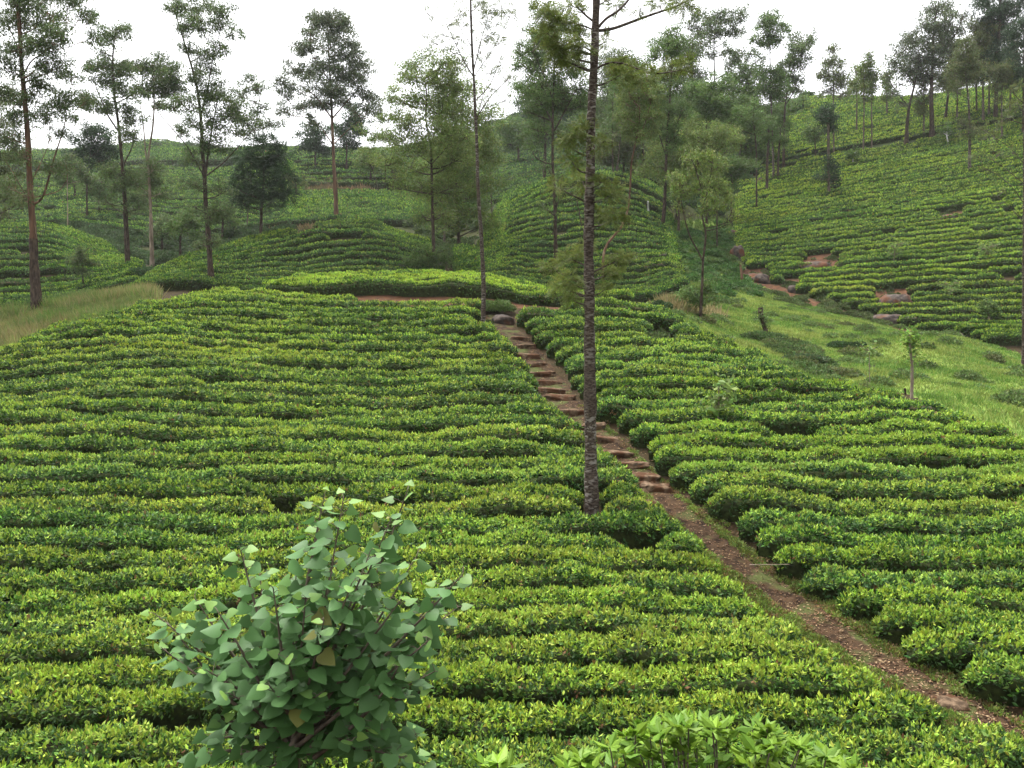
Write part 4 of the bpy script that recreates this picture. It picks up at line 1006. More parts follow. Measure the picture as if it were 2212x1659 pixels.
tree('grevillea_tree', 'silver-oak with pale trunk behind the open-row silver-oak', 'tree', GR, 'e', 114, [(682, 510), (681, 430), (680, 340), (678, 240)], 11, 5, [(680, 210, 50), (660, 150, 40), (690, 160, 45), (650, 250, 45), (700, 260, 45), (670, 300, 50), (660, 110, 30), (700, 120, 35), (640, 100, 25)], seed=47, col='olive', dens=0.95, bark='bark_grey')
tree('gum_tree', 'big dark tree with thick trunk reaching past the top near the right edge', 'tree', GR, 'e', 118, [(730, 500), (734, 400), (738, 300), (743, 200), (747, 100), (750, 0), (752, -80)], 16, 9, [(740, 40, 55), (690, 30, 50), (795, 40, 50), (680, 75, 40), (720, 90, 45), (790, 100, 45), (740, 150, 50), (720, 220, 55), (760, 240, 60), (740, 290, 55), (700, 300, 40), (780, 310, 45), (830, 20, 40), (740, -40, 70)], seed=48, col='dark', dens=1.0)
tree('grevillea_tree', 'thin pale-trunked silver-oak in front of the big dark tree', 'tree', GR, 'e', 103, [(757, 580), (757, 480), (756, 400), (757, 320)], 9, 5, [(757, 270, 45), (730, 300, 40), (785, 300, 40), (757, 340, 50, 30), (757, 400, 35, 25, .6), (720, 350, 30, 20, .7)], seed=49, col='olive', dens=0.95, bark='bark_lichen')
tree('gum_tree', 'dark leafy tree cut by the right edge, high on the hillside', 'tree', GR, 'e', 108, [(845, 560), (846, 440), (846, 320), (848, 200)], 12, 6, [(820, 130, 45), (850, 170, 50), (825, 220, 50), (810, 280, 45), (850, 300, 50), (820, 340, 40), (840, 90, 45)], seed=50, col='dark', dens=1.0)
tree('bare_tree', 'nearly bare speckled trunk with long thin twigs at the right edge', 'tree', GR, 'e', 44, [(846, 1390), (846, 1200), (847, 1000), (848, 800), (848, 600), (850, 420)], 15, 7,
     [(700, 690, 40, 20, .15), (660, 640, 40, 20, .15), (760, 780, 40, 20, .15), (720, 560, 50, 25, .35), (780, 480, 50, 30, .4), (690, 530, 40, 20, .3), (800, 620, 40, 25, .2), (740, 630, 40, 20, .15), (820, 420, 40, 30, .5), (800, 360, 40, 30, .4)],
     limbs=[([(847, 830), (800, 760), (740, 710), (680, 680)], 4, 1.5), ([(847, 760), (790, 700), (720, 650), (650, 610)], 4, 1.5), ([(848, 900), (800, 850), (740, 800), (690, 770)], 4, 1.5), ([(848, 650), (790, 600), (730, 560)], 3, 1.5)], seed=51, col='olive', bark='bark_lichen', fern=.4, dens=0.8)
tree('leafy_tree', 'airy yellow-green tree standing behind the thin speckled silver-oak', 'tree', GM, 'V', 74, [(992, 560), (990, 480), (984, 400), (990, 320), (1000, 250)], 9, 3,
     [(1000, 200, 45, 35), (960, 240, 40), (1040, 250, 45), (1000, 290, 55), (950, 320, 45), (1050, 330, 45), (1000, 370, 50), (960, 410, 45), (1050, 410, 40), (1010, 450, 35), (1060, 480, 30), (960, 480, 35)], style='mid', col='yel', seed=52, dens=.85, leaf=.12)
tree('leafy_tree', 'leafy tree with pale stems in the hollow left of the central knoll', 'tree', GM, 'V', 84, [(958, 545), (962, 480), (972, 420), (985, 350)], 6, 3,
     [(990, 330, 40), (950, 350, 40), (1020, 370, 40), (980, 400, 45), (930, 400, 40), (1020, 430, 35), (950, 450, 40)], style='mid', col='mid', seed=53, dens=.9, bark='bark_grey')
tree('leafy_tree', 'spreading soft-green tree behind the curved trunk, above the bright-topped knoll', 'tree', GM, 'V', 108, [(1392, 400), (1390, 340), (1386, 270), (1390, 200)], 7, 3,
     [(1390, 170, 45, 35), (1350, 200, 40), (1430, 200, 45), (1390, 240, 55), (1340, 270, 45), (1440, 270, 45), (1390, 310, 50), (1340, 330, 35), (1440, 330, 40)], style='mid', col='mid', seed=54, dens=.95, ground=False)
tree('leafy_tree', 'leafy yellowish tree in the gap between the central knoll and the right hillside', 'tree', GM, 'V', 96, [(1462, 480), (1464, 420), (1468, 350), (1474, 290)], 8, 4,
     [(1470, 270, 45, 35), (1430, 300, 40), (1515, 300, 40), (1470, 340, 50), (1425, 360, 40), (1515, 360, 40), (1480, 390, 40)], style='mid', col='yel', seed=55, dens=.9)
tree('gum_tree', 'tree with drooping brownish foliage cut by the left edge, under the tall reddish gum', 'tree', GT, 'a', 53, [(-62, 1480), (-60, 1200), (-50, 900), (-40, 600), (-20, 300)], 24, 8,
     [(20, 600, 70, 50), (60, 680, 60, 45), (0, 740, 60, 50), (70, 850, 60, 45, .8), (10, 920, 70, 55), (80, 980, 50, 40, .7), (30, 470, 60, 45), (100, 740, 50, 35, .7), (30, 1030, 50, 40, .7), (0, 820, 50)], seed=56, col='olive', dens=.9,
     limbs=[([(-45, 760), (0, 700), (60, 660)], 8, 3), ([(-50, 980), (10, 900), (80, 840)], 7, 3)])
for i, (x, yb, yt, r, dd, cl, lab) in enumerate([(215, 470, 395, 28, 100, 'mid', 'small round tree on the far slope left of the slender dark gum'), (390, 560, 470, 30, 80, 'mid', 'leafy shrubby tree in the gully between the pale-barked and leaning gums'),
        (350, 540, 480, 26, 84, 'euc', 'low bushy tree at the foot of the pale-barked gum'), (480, 520, 450, 30, 84, 'mid', 'shrubby tree behind the foot of the leaning dark gum'), (160, 440, 380, 26, 118, 'mid', 'hazy small tree on the far left slope under the reddish gum crown'),
        (640, 440, 385, 16, 112, 'olive', 'thin brownish sapling tree on the scrubby terrace left of the stately gum'), (800, 400, 345, 28, 128, 'mid', 'loose green tree on the terrace right of the stately gum'), (300, 470, 420, 24, 104, 'mid', 'small leafy tree between the slender and pale-barked gums')]):
    rg = np.random.default_rng(i + 170)
    cl_ = [(x + rg.uniform(-.9, .9) * r, yt + rg.uniform(-.4, 1.0) * r, r * rg.uniform(.5, .85), r * rg.uniform(.4, .65)) for _ in range(7)]
    tree('small_tree', lab, 'tree', GT, 'V', dd, [(x, yb), (x + rg.uniform(-3, 3), (yb + yt) / 2), (x + rg.uniform(-5, 5), yt)], 6, 3, cl_, style='mid', col=cl, seed=140 + i, dens=.95)
# filling trees of the wooded middle slope
for i, (x, yb, yt, r, dd, cl, lab) in enumerate([(1120, 330, 285, 40, 150, 'mid', 'low dark bush on the wooded slope left of the near blotched trunk'), (1300, 330, 240, 50, 140, 'mid', 'dark leafy tree on the wooded slope right behind the near blotched trunk'),
        (1180, 330, 235, 45, 170, 'dark', 'dark rounded tree below the ridge left of the near blotched trunk'), (1400, 345, 255, 50, 120, 'mid', 'leafy tree behind the curved leaning trunk'), (1440, 330, 230, 45, 150, 'dark', 'dark tree on the ridge above the grove'),
        (1600, 360, 300, 40, 120, 'mid', 'low spreading tree in the shaded grove'), (1560, 300, 225, 45, 160, 'mid', 'rounded tree on the ridge behind the grove'), (1000, 350, 300, 40, 120, 'mid', 'soft green tree behind the speckled thin trunk'),
        (1660, 330, 250, 40, 125, 'mid', 'bushy tree at the right end of the ridge grove'), (1345, 385, 330, 35, 108, 'olive', 'brownish low tree behind the bright-topped knoll'), (1510, 390, 335, 40, 105, 'mid', 'shrubby tree at the top of the grassy gully'), (1580, 420, 370, 35, 96, 'mid', 'leafy shrub at the top of the grassy gully, beside the right hillside')]):
    rg = np.random.default_rng(i + 70)
    cl_ = [(x + rg.uniform(-.9, .9) * r, yt + rg.uniform(-.5, .9) * r, r * rg.uniform(.5, .9), r * rg.uniform(.35, .6)) for _ in range(8)]
    tree('leafy_tree', lab, 'tree', 'trees of the wooded middle slope', 'V', dd, [(x, yb), (x + rg.uniform(-4, 4), (yb + yt) / 2), (x + rg.uniform(-6, 6), yt)], 6, 3, cl_, style='mid', col=cl, seed=100 + i, dens=1.1, ground=False)

for i, (x, yb, yt, r, dd, lab, cl) in enumerate([(575, 500, 170, 34, 124, 'airy silver-oak close left of the open-row silver-oak, on the hillside crest', 'olive'), (655, 470, 120, 36, 128, 'tall silver-oak on the crest left of the big dark tree', 'olive'),
        (705, 480, 60, 38, 124, 'tall feathery silver-oak touching the big dark tree on its left', 'mid'), (790, 470, 140, 38, 122, 'feathery silver-oak touching the big dark tree on its right', 'olive'), (440, 560, 300, 28, 118, 'low spindly silver-oak between the spreading tree and the tallest tree', 'olive'), (290, 480, 290, 26, 126, 'pale small silver-oak right of the row of three light ones', 'yel')]):
    rg = np.random.default_rng(i + 270)
    n_ = 9
    cl_ = [(x + rg.uniform(-1, 1) * r * (.35 + .65 * k / n_), yt + (yb - yt) * .62 * (k + .5) / n_, r * rg.uniform(.7, 1.1) * (.6 + .5 * k / n_), r * rg.uniform(.5, .8)) for k in range(n_)]
    tree('grevillea_tree', lab, 'tree', GR, 'e', dd, [(x, yb), (x + rg.uniform(-4, 4), (yb + yt) / 2), (x + rg.uniform(-5, 5), yt)], 9, 3, cl_, col=cl, seed=170 + i, dens=.85, bark='bark_grey')
for i, (x, yb, yt, r, dd, lab, cl) in enumerate([(1175, 420, 60, 42, 112, 'tall airy tree left of the dark slender gum, crown against the sky', 'mid'), (1335, 400, 120, 44, 118, 'tall airy tree right of the near blotched trunk, on the wooded slope', 'euc'),
        (1495, 390, 90, 42, 124, 'tall feathery tree in the grove, left of the thin skyline gum', 'euc'), (1610, 380, 150, 38, 122, 'tall airy tree at the right side of the grove', 'mid')]):
    rg = np.random.default_rng(i + 370)
    n_ = 11
    cl_ = [(x + rg.uniform(-1, 1) * r * (.4 + .7 * k / n_), yt + (yb - yt) * .68 * (k + .5) / n_, r * rg.uniform(.6, 1.0), r * rg.uniform(.45, .7)) for k in range(n_)]
    tree('gum_tree', lab, 'tree', GM, 'V', dd, [(x, yb), (x + rg.uniform(-6, 6), (2 * yb + yt) / 3), (x + rg.uniform(-8, 8), (yb + 2 * yt) / 3), (x + rg.uniform(-8, 8), yt)], 8, 3, cl_, col=cl, seed=190 + i, dens=.75, ground=False)
# saplings and small plants
def sapling(name, label, cat, fr, d, stem, w0, w1, clumps, **kw):
    return tree(name, label, cat, None, fr, d, stem, w0, w1, clumps, **kw)
sapling('cut_tree', 'lopped grey stake-like sapling with a leafy top, at the edge of the grass', 'sapling', 'j', 32, [(846, 1300), (848, 1200), (850, 1080), (851, 985), (835, 900), (830, 830)], 30, 22,
        [(830, 740, 45, 40), (870, 770, 45, 40), (820, 800, 40, 50), (850, 850, 40, 50), (880, 920, 30, 40), (845, 960, 30, 20)], col='fresh', style='broad', bark='wood', seed=61, leaf=.13, dens=1.0, splay=.2)
sapling('young_sapling', 'thin whip-like sapling with pale top leaves in the grass', 'sapling', 'j', 33.5, [(478, 1195), (474, 1080), (472, 950), (474, 880)], 10, 6, [(440, 860, 35, 20), (480, 880, 30, 20), (400, 840, 30, 15), (540, 850, 35, 12, .7), (475, 1000, 14, 50, .5)], col='pale', style='broad', seed=62, leaf=.14, dens=.8, bark='wood')
sapling('young_sapling', 'small white-stemmed sapling with leafy top on the upper hillside, left of its twin', 'sapling', 'e', 108, [(152, 682), (151, 655), (150, 640)], 7, 5, [(148, 625, 22, 16), (165, 630, 16, 12), (135, 632, 14, 12)], col='mid', style='broad', bark='white', seed=63, dens=1.3)
sapling('young_sapling', 'white-stemmed sapling with leafy top by the dark field road on the hillside', 'sapling', 'e', 112, [(540, 595), (536, 570), (533, 550)], 7, 5, [(530, 530, 24, 16), (518, 540, 16, 12), (545, 545, 14, 10)], col='mid', style='broad', bark='white', seed=64, dens=1.3)
sapling('cut_tree', 'short grey stump-like sapling with blue-green leaves at the foot of the right hillside', 'sapling', 'j', 53, [(1528, 700), (1528, 620), (1528, 560)], 22, 18, [(1520, 480, 55, 45), (1470, 470, 45, 35), (1570, 500, 50, 40), (1530, 530, 55, 35), (1490, 520, 40, 35)], col='mid', style='broad', bark='wood', seed=65, dens=1.1, leaf=.15)
sapling('young_sapling', 'spindly pale sapling with wide leaf clusters in the lower right hillside rows', 'sapling', 'j', 60, [(1180, 460), (1185, 380), (1190, 310)], 6, 4, [(1150, 290, 50, 22, .8), (1230, 280, 45, 22, .8), (1180, 340, 50, 25, .7), (1250, 330, 35, 20, .6)], col='pale', style='broad', seed=66, dens=.7, bark='wood', leaf=.16)
sapling('young_sapling', 'faint pale sapling standing among the middle rows of the right hillside', 'sapling', 'e', 74, [(318, 1090), (318, 1050), (322, 1010)], 4, 3, [(310, 1000, 25, 12, .8), (345, 990, 22, 12, .8), (320, 1030, 28, 15, .7)], col='pale', style='broad', seed=67, dens=.7, bark='wood')
sapling('young_sapling', 'faint pale sapling near the right edge of the right hillside', 'sapling', 'e', 72, [(690, 1070), (695, 1030), (700, 1000)], 4, 3, [(680, 1010, 28, 14, .8), (715, 1000, 26, 14, .8), (700, 1030, 30, 15, .7)], col='pale', style='broad', seed=68, dens=.7, bark='wood')
sapling('young_sapling', 'pale-leaved sapling rising out of the tea rows right of the path', 'sapling', 'V', 27, [(1551, 945), (1551, 900), (1553, 860), (1552, 835)], 5, 3.5, [(1550, 835, 22, 14), (1555, 875, 24, 16), (1535, 888, 20, 12), (1570, 860, 16, 12)], col='pale', style='broad', seed=69, leaf=.2, dens=0.9, bark='wood', ground=False)
sapling('young_sapling', 'grey-green sapling in the tea at the foot of the left hillside', 'sapling', 'a', 60, [(405, 1420), (398, 1340), (395, 1270)], 9, 5, [(395, 1240, 50, 40), (360, 1250, 35), (435, 1260, 35), (395, 1210, 40, 30), (400, 1300, 45, 30)], col='euc', seed=70, dens=.9)
sapling('tree_stump', 'mossy lopped stump with a leafy sprout, in the middle of the grass', 'stump', 'i', 45, [(1185, 1390), (1160, 1320), (1140, 1260), (1132, 1200), (1130, 1155)], 40, 48, [(1130, 1140, 35, 14), (1180, 1280, 45, 40, .8), (1130, 1240, 50, 40, .8), (1170, 1340, 40, 35, .6)], col='mid', style='mid', bark='bark_dark', seed=71, splay=.1)
sapling('tree_stump', 'rough brown broken stump at the foot of the right hillside gully', 'stump', 'i', 66, [(955, 940), (950, 870), (945, 800), (935, 740)], 34, 22, [(935, 735, 30, 16, .4)], col='olive', style='mid', bark='bark_tan', seed=72, splay=.2)
sapling('tree_stump', 'small charred stump beside the lopped grey stake-like sapling', 'stump', 'j', 31.5, [(790, 1265), (788, 1235), (787, 1210)], 20, 18, [], bark='bark_dark', seed=73, splay=.2)
sapling('marker_post', 'short whitish dead post on the central knoll', 'post', 'c', 88, [(1006, 1015), (1005, 995), (1004, 968)], 10, 8, [], bark='white', seed=74, splay=0)

# ---------------------------------------------------------------- path and steps
def build_path():
    ds = np.arange(PATH_D0 - 1.2, PATH_D1 + 0.8, 0.2)
    n = 13
    lat = np.linspace(-1, 1, n)
    c = ground_at(path_px(ds), ds)
    T = nrm(np.gradient(c[:, :2], axis=0))
    Lt = np.stack([T[:, 1], -T[:, 0]], 1)
    hw = 0.62 + 0.10 * vnoise(ds[:, None], 5, 1.4)
    hw2 = 0.62 + 0.10 * vnoise(ds[:, None], 6, 1.4)
    w = np.where(lat[None] < 0, hw[:, None], hw2[:, None])
    X = c[:, None, 0] + Lt[:, None, 0] * lat[None] * w
    Y = c[:, None, 1] + Lt[:, None, 1] * lat[None] * w
    Z = ground_xy(X, Y) + 0.05 - 0.075 * np.abs(lat[None]) ** 4 + 0.03 * vnoise(np.stack([X, Y], -1), 8, 0.35)
    V = np.stack([X, Y, Z], -1).reshape(-1, 3)
    i, j = np.arange(len(ds) - 1)[:, None] * n, np.arange(n - 1)[None]
    o = mesh_obj('path', V, np.stack([i + j, i + j + 1, i + n + j + 1, i + n + j], -1).reshape(-1, 4), [M['path']], np.ones((len(V), 3)), None, True)
    tag(o, kind='structure')
build_path()

def grid_box(mb, c, ax, ay, az, hx, hy, hz, seed, rough=0.12, n=4, col=(1, 1, 1), m=0, taper=0.85):
    """a rough block: subdivided box with rounded, chipped faces"""
    t = np.linspace(-1, 1, n)
    a, b = np.meshgrid(t, t)
    a, b = a.ravel(), b.ravel()
    o = np.ones_like(a)
    faces = [np.stack(f, 1) for f in ((a, b, o), (b, a, -o), (o, a, b), (-o, b, a), (b, o, a), (a, -o, b))]
    Vall = []
    for f in faces:
        p = f / (np.abs(f) ** 8).sum(1, keepdims=True) ** (1 / 8.0)
        k = 1 + rough * vnoise(p + seed, seed % 50, 0.9)[:, None]
        p = p * k
        p[:, :2] *= (1 - (1 - taper) * (p[:, 2:3] * 0.5 + 0.5))
        Vall.append(c + p[:, 0:1] * hx * ax + p[:, 1:2] * hy * ay + p[:, 2:3] * hz * az)
    i, j = np.arange(n - 1)[:, None] * n, np.arange(n - 1)[None]
    q = np.stack([i + j, i + j + 1, i + n + j + 1, i + n + j], -1).reshape(-1, 4)
    for k, Vf in enumerate(Vall): mb.add(Vf, q, col, m, True)

STEPS = [(1128, 737, 24), (1133, 754, 26), (1140, 775, 30), (1152, 795, 34), (1164, 815, 36), (1178, 833, 36), (1194, 850, 38), (1212, 865, 40), (1240, 898, 42), (1265, 930, 42), (1306, 958, 46), (1332, 990, 46), (1366, 1014, 44), (1385, 1040, 46), (1420, 1064, 40)]
for k, (x, y, hw) in enumerate(STEPS):
    px, py = x / 2.16016, y / 2.16016
    d = find_d(px, py, np.interp(py, [330, 350, 380, 430, 480, 500], [37, 34.5, 31.6, 26.6, 22.8, 21.5]), 0.1)
    g = ground_at(px, d)
    rg = np.random.default_rng(k + 5)
    an = rg.uniform(-.22, .14)
    ax = np.array([math.cos(an), math.sin(an), rg.uniform(-.03, .03)]); ay = np.array([-math.sin(an), math.cos(an), 0.02]); az = np.array([0, 0, 1.0])
    mb = MB()
    hx = hw / 2.16016 * d / F * rg.uniform(.85, 1.05)
    ax[2] = rg.uniform(-.08, .08)
    off = rg.uniform(-.18, .18)
    grid_box(mb, g + ax * off * .5 + np.array([0, 0.10, 0.045]), ax, ay, az, hx, 0.24, 0.15, k * 3 + 1, 0.24, 11)
    o = mb.build('stone_step', [M['stone']], None, g)
    tag(o, 'worn stone step in the dirt path, %s down from the top' % ordinal(k + 1), 'step', 'stone steps of the path')

# ---------------------------------------------------------------- rocks
def rock(label, fr, pts, d, h, seed, mat='rock', cat='rock', group=None, yd=0.9):
    """boulder whose outline spans the given frame box (x0, y0, x1, y1)"""
    p = fpx(fr, [pts[:2], pts[2:]])
    cx, cy = p.mean(0)
    d = find_d(cx, p[1, 1] - 1, d, 0.08)
    m = d / F
    rx, rz = (p[1, 0] - p[0, 0]) * 0.5 * m * (1.25 if d > 45 else 1), max(h, (p[1, 1] - p[0, 1]) * 0.5 * m) * (1.3 if d > 45 else 1)
    n1, n2 = 16, 24
    th = np.linspace(0.02, math.pi - 0.02, n1)[:, None]; ph = np.linspace(0, 2 * math.pi, n2, endpoint=False)[None]
    S = np.stack([np.sin(th) * np.cos(ph), np.sin(th) * np.sin(ph), np.cos(th) + 0 * ph], -1).reshape(-1, 3)
    S = np.sign(S) * np.abs(S) ** 0.8
    k = 1 + 0.22 * vnoise(S, seed, 0.9) + 0.08 * vnoise(S, seed + 1, 0.3)
    g = ground_at(cx, d)
    V = g + S * k[:, None] * np.array([rx, rx * yd, rz]) + np.array([0, rx * yd * 0.3, rz * 0.15])
    i, j = np.arange(n1 - 1)[:, None] * n2, np.arange(n2)[None]
    Q = np.stack([i + j, i + n2 + j, i + n2 + (j + 1) % n2, i + (j + 1) % n2], -1).reshape(-1, 4)
    o = mesh_obj('rock', V, Q, [M[mat]], np.ones((len(V), 3)), None, True, None, g)
    return tag(o, label, cat, group)
GRK = 'rocks showing among the tea'
rock('smooth brown rock slab in a gap of the right hillside rows', 'i', (1530, 690, 1800, 800), 74, .5, 1, group=GRK)
rock('dark wet rock at the lower edge of the right hillside rows', 'i', (1410, 900, 1510, 985), 65, .4, 2, group=GRK)
rock('reddish rock slab beside the brown stump at the foot of the hillside', 'i', (1010, 790, 1190, 890), 68, .4, 3, group=GRK)
rock('long reddish sloping rock face in the lower right hillside', 'j', (600, 350, 830, 530), 62, .6, 4, group=GRK)
rock('dark cracked ledge of rock above the grass, under the sloping rock face', 'j', (530, 545, 740, 640), 60, .35, 5, group=GRK)
rock('tan stepped ledge of rock beside the dark cracked ledge', 'j', (730, 570, 890, 650), 59, .35, 6, group=GRK)
rock('grey-brown rock near the middle of the right hillside', 'e', (525, 865, 575, 905), 88, .4, 7, group=GRK)
rock('white-tipped rock pile where the grass meets the lowest tea rows', 'j', (1140, 715, 1290, 790), 53, .3, 8, group=GRK)
rock('grey boulder high on the hillside beside another, left one', 'd', (468, 868, 518, 890), 105, .5, 9, group=GRK)
rock('grey boulder high on the hillside beside another, right one', 'd', (515, 870, 548, 890), 105, .5, 10, group=GRK)
rock('dark boulder at the top of the stony gully', 'i', (835, 325, 905, 400), 84, .4, 11, group=GRK)
rock('stony brown gully bank left of the right hillside rows', 'i', (850, 490, 960, 660), 76, .4, 12, group=GRK)
rock('dark rock edge along the lower right flank of the central knoll', 'i', (30, 690, 200, 800), 66, .4, 13, group=GRK)
rock('reddish eroded bank on the right flank of the central knoll', 'i', (160, 600, 300, 720), 70, .4, 14, group=GRK)
rock('brown rock at the head of the stepped path under a low bush', 'V', (1062, 672, 1112, 700), 39, .3, 15, group=GRK)
rock('red-brown bare mound on top of the middle knoll', 'b', (370, 1100, 450, 1160), 77, .5, 16, 'rock', group=GRK)
rock('small dark boulder on top of the middle knoll', 'b', (480, 1120, 530, 1145), 76, .3, 17, group=GRK)
rock('dark boulder in the brown scrub behind the middle knoll', 'b', (445, 1045, 500, 1062), 92, .3, 18, group=GRK)
rock('small grey stone lying on the dirt path beside the blotched trunk', 'V', (1385, 1050, 1425, 1072), 20.4, .07, 19, 'stone', group='stones on the path')
rock('flat pale stone in the lower dirt path', 'V', (2020, 1495, 2090, 1530), 13.3, .05, 20, 'stone', group='stones on the path')
rock('flat brown stone in the dirt path below the weeds', 'V', (1570, 1205, 1612, 1222), 17, .05, 21, 'stone', group='stones on the path')

# ---------------------------------------------------------------- grass, weeds, low growth
def scatter(n, poly, d0, d1, rg, x0=-80, x1=1110):
    """random ground points inside an image polygon between two distances"""
    u = rg.uniform((x0 - CX) / F, (x1 - CX) / F, n)
    d = np.sqrt(rg.uniform(d0 * d0, d1 * d1, n))
    G = np.stack([u * d, d, ground_xy(u * d, d)], -1)
    px, py = proj(G)
    return G[poly_in(poly, px, py)]

def blades(mb, G, rg, per, H, col0, col1, lean=0.5, wid=0.10, spread=0.12):
    n = len(G) * per
    C = np.repeat(G, per, 0) + np.concatenate([rg.normal(size=(n, 2)) * spread, np.zeros((n, 1))], 1)
    C[:, 2] = ground_xy(C[:, 0], C[:, 1]) - 0.02
    A = nrm(np.array([0, 0, 1.0]) + rg.normal(size=(n, 3)) * np.array([lean, lean, .1]))
    B = nrm(np.cross(A, rg.normal(size=(n, 3))))
    dist = C[:, 1]
    h = H * rg.uniform(0.5, 1.4, n) * (0.75 + 0.5 * (vnoise(C[:, :2], 21, 3.0) > 0))
    wd = np.maximum(h * wid, 0.9 * dist / F)
    mix = np.clip(0.5 + 0.6 * vnoise(C[:, :2], 22, 3.5) + 0.35 * rg.normal(size=n), 0, 1)[:, None]
    c = (np.array(col0) * (1 - mix) + np.array(col1) * mix) * rg.uniform(.75, 1.25, (n, 1))
    mb.leaves(C, A, B, h, wd, np.clip(c, .01, .6), 0, 0.1)

def mound(mb, rg, ctr, R, L, col, cover=1.6, style='mid'):
    area = 2 * math.pi * R[0] * R[1] * 1.2
    n = int(cover * area / (0.25 * L * L))
    n = max(20, min(n, 6000))
    s = nrm(rg.normal(size=(n, 3))); s[:, 2] = np.abs(s[:, 2])
    k = (0.72 + 0.3 * rg.random(n) + 0.14 * vnoise(s, int(rg.integers(1, 999)), 0.5))[:, None]
    C = ctr + s * k * R
    A = nrm(s + rg.normal(size=(n, 3)) * 0.7 + np.array([0, 0, .2]))
    B = nrm(np.cross(A, s + rg.normal(size=(n, 3)) * 0.5 + np.array([0, 0, .4])))
    LL = L * rg.uniform(.6, 1.3, n)
    c = np.array(col) * rg.uniform(.65, 1.3, (n, 1)) * (1 + .1 * rg.normal(size=(n, 3)))
    mb.leaves(C, A, B, LL, LL * rg.uniform(.4, .6, n), np.clip(c, .006, .6))

rg = np.random.default_rng(31)
mb = MB()
G = scatter(60000, GRASS_POLY, 24, 72, rg, 640, 1110)
G = G[~foot_bank(proj(G)[0], G[:, 1])]
blades(mb, G, rg, 6, 0.15, (.10, .20, .034), (.23, .27, .065))
G = scatter(9000, GRASS_POLY, 72, 110, rg, 640, 800)
blades(mb, G, rg, 4, 0.32, (.06, .13, .025), (.12, .17, .04))
tag(mb.build('grass', [M['grass']]), kind='stuff')

mb = MB()
G = scatter(16000, DRY_POLY, 37, 60, rg, -60, 240)
blades(mb, G, rg, 7, 0.65, (.11, .18, .04), (.22, .19, .08), 0.45, 0.05, .22)
G = scatter(2500, V2([(1395, 640), (1500, 640), (1560, 690), (1440, 670)]), 42, 56, rg, 640, 740)
blades(mb, G, rg, 6, 0.6, (.14, .14, .05), (.28, .22, .11), 0.45, 0.05, .2)
tag(mb.build('dry_grass', [M['grass']]), kind='stuff')

mb = MB()
G = scatter(5000, SCRUB_POLY, 105, 134, rg, 280, 410)
blades(mb, G, rg, 6, 0.7, (.07, .08, .03), (.17, .11, .06), .6, .08, .3)
G = scatter(2500, V2([(520, 470), (700, 455), (730, 490), (640, 500), (540, 500)]), 78, 100, rg, 230, 350)
blades(mb, G, rg, 6, 0.5, (.10, .10, .035), (.22, .15, .08), .5, .08, .3)
tag(mb.build('brown_scrub_foliage', [M['grass']]), kind='stuff')

# creepers and low weeds in the valley and the gully
mb = MB()
CREEP = V2([(1400, 520), (1560, 480), (1600, 600), (1640, 640), (1520, 650), (1480, 600)])
for g in scatter(420, CREEP, 56, 95, rg, 640, 770)[:170]:
    r = rg.uniform(.4, 1.1)
    mound(mb, rg, g + np.array([0, 0, -.1]), np.array([r, r, r * rg.uniform(.35, .6)]), .2, (.058, .12, .03) if rg.random() < .7 else (.085, .14, .04), 1.2)
tag(mb.build('creeper_undergrowth', [M['leaf']]), kind='stuff')
mb = MB()
EDGE = V2([(1580, 710), (1640, 690), (1720, 720), (1800, 800), (1760, 815), (1690, 770), (1620, 730)])
EDGE2 = V2([(1640, 625), (1800, 640), (1900, 690), (1920, 705), (1800, 680), (1680, 650)])
for pl, a, b, k, c in ((EDGE, 30, 46, 160, (.085, .135, .042)), (EDGE2, 52, 72, 110, (.075, .105, .035)), (GRASS_POLY, 28, 64, 120, (.10, .15, .045))):
    for g in scatter(k * 9, pl, a, b, rg, 640, 1100)[:k]:
        r = rg.uniform(.25, .65)
        cc = np.array(c) * rg.uniform(.8, 1.2) if rg.random() < .85 else np.array((.105, .125, .045))
        mound(mb, rg, g + np.array([0, 0, -.06]), np.array([r, r, r * rg.uniform(.4, .75)]), .13, cc, 1.1)
tag(mb.build('weed_undergrowth', [M['leaf']]), kind='stuff')

# weeds along the dirt path
mb = MB()
for side, n in ((-1, 2600), (1, 700)):
    d = rg.uniform(12, 30, n)
    dens_ok = rg.random(n) < np.interp(d, [12, 14.5, 16, 19.5, 21, 24, 30], [.7, .8, 1, 1, .5, .25, .2])
    d = d[dens_ok]
    off = side * (0.62 + np.abs(rg.normal(size=len(d))) * (0.30 if side < 0 else .16) - .22) * F / d
    c = ground_at(path_px(d) + off, d)
    for g in c:
        r = rg.uniform(.05, .16)
        cc = np.array((.14, .19, .04)) * rg.uniform(.7, 1.3) if rg.random() < .75 else np.array((.17, .12, .05)) * rg.uniform(.7, 1.2)
        mound(mb, rg, g, np.array([r, r, r * rg.uniform(.4, .9)]), .06, cc, .55)
tag(mb.build('path_weeds', [M['leaf']]), kind='stuff')

# litter of dead leaves and crumbs on the path
mb = MB()
n = 5200
d = 1 / rg.uniform(1 / 38.0, 1 / 11.8, n)
c = ground_at(path_px(d) + rg.normal(size=n) * .42 * F / d, d) + np.array([0, 0, .07])
A = nrm(rg.normal(size=(n, 3)) * np.array([1, 1, .25])); B = nrm(np.cross(A, np.array([0, 0, 1.0]) + .4 * rg.normal(size=(n, 3))))
cc = np.where((rg.random(n) < .6)[:, None], np.array([.16, .085, .045]), np.array([.30, .21, .12])) * rg.uniform(.5, 1.3, (n, 1))
mb.leaves(c, A, B, rg.uniform(.03, .09, n), rg.uniform(.015, .04, n), cc)
tag(mb.build('leaf_litter', [M['grass']]), kind='stuff')

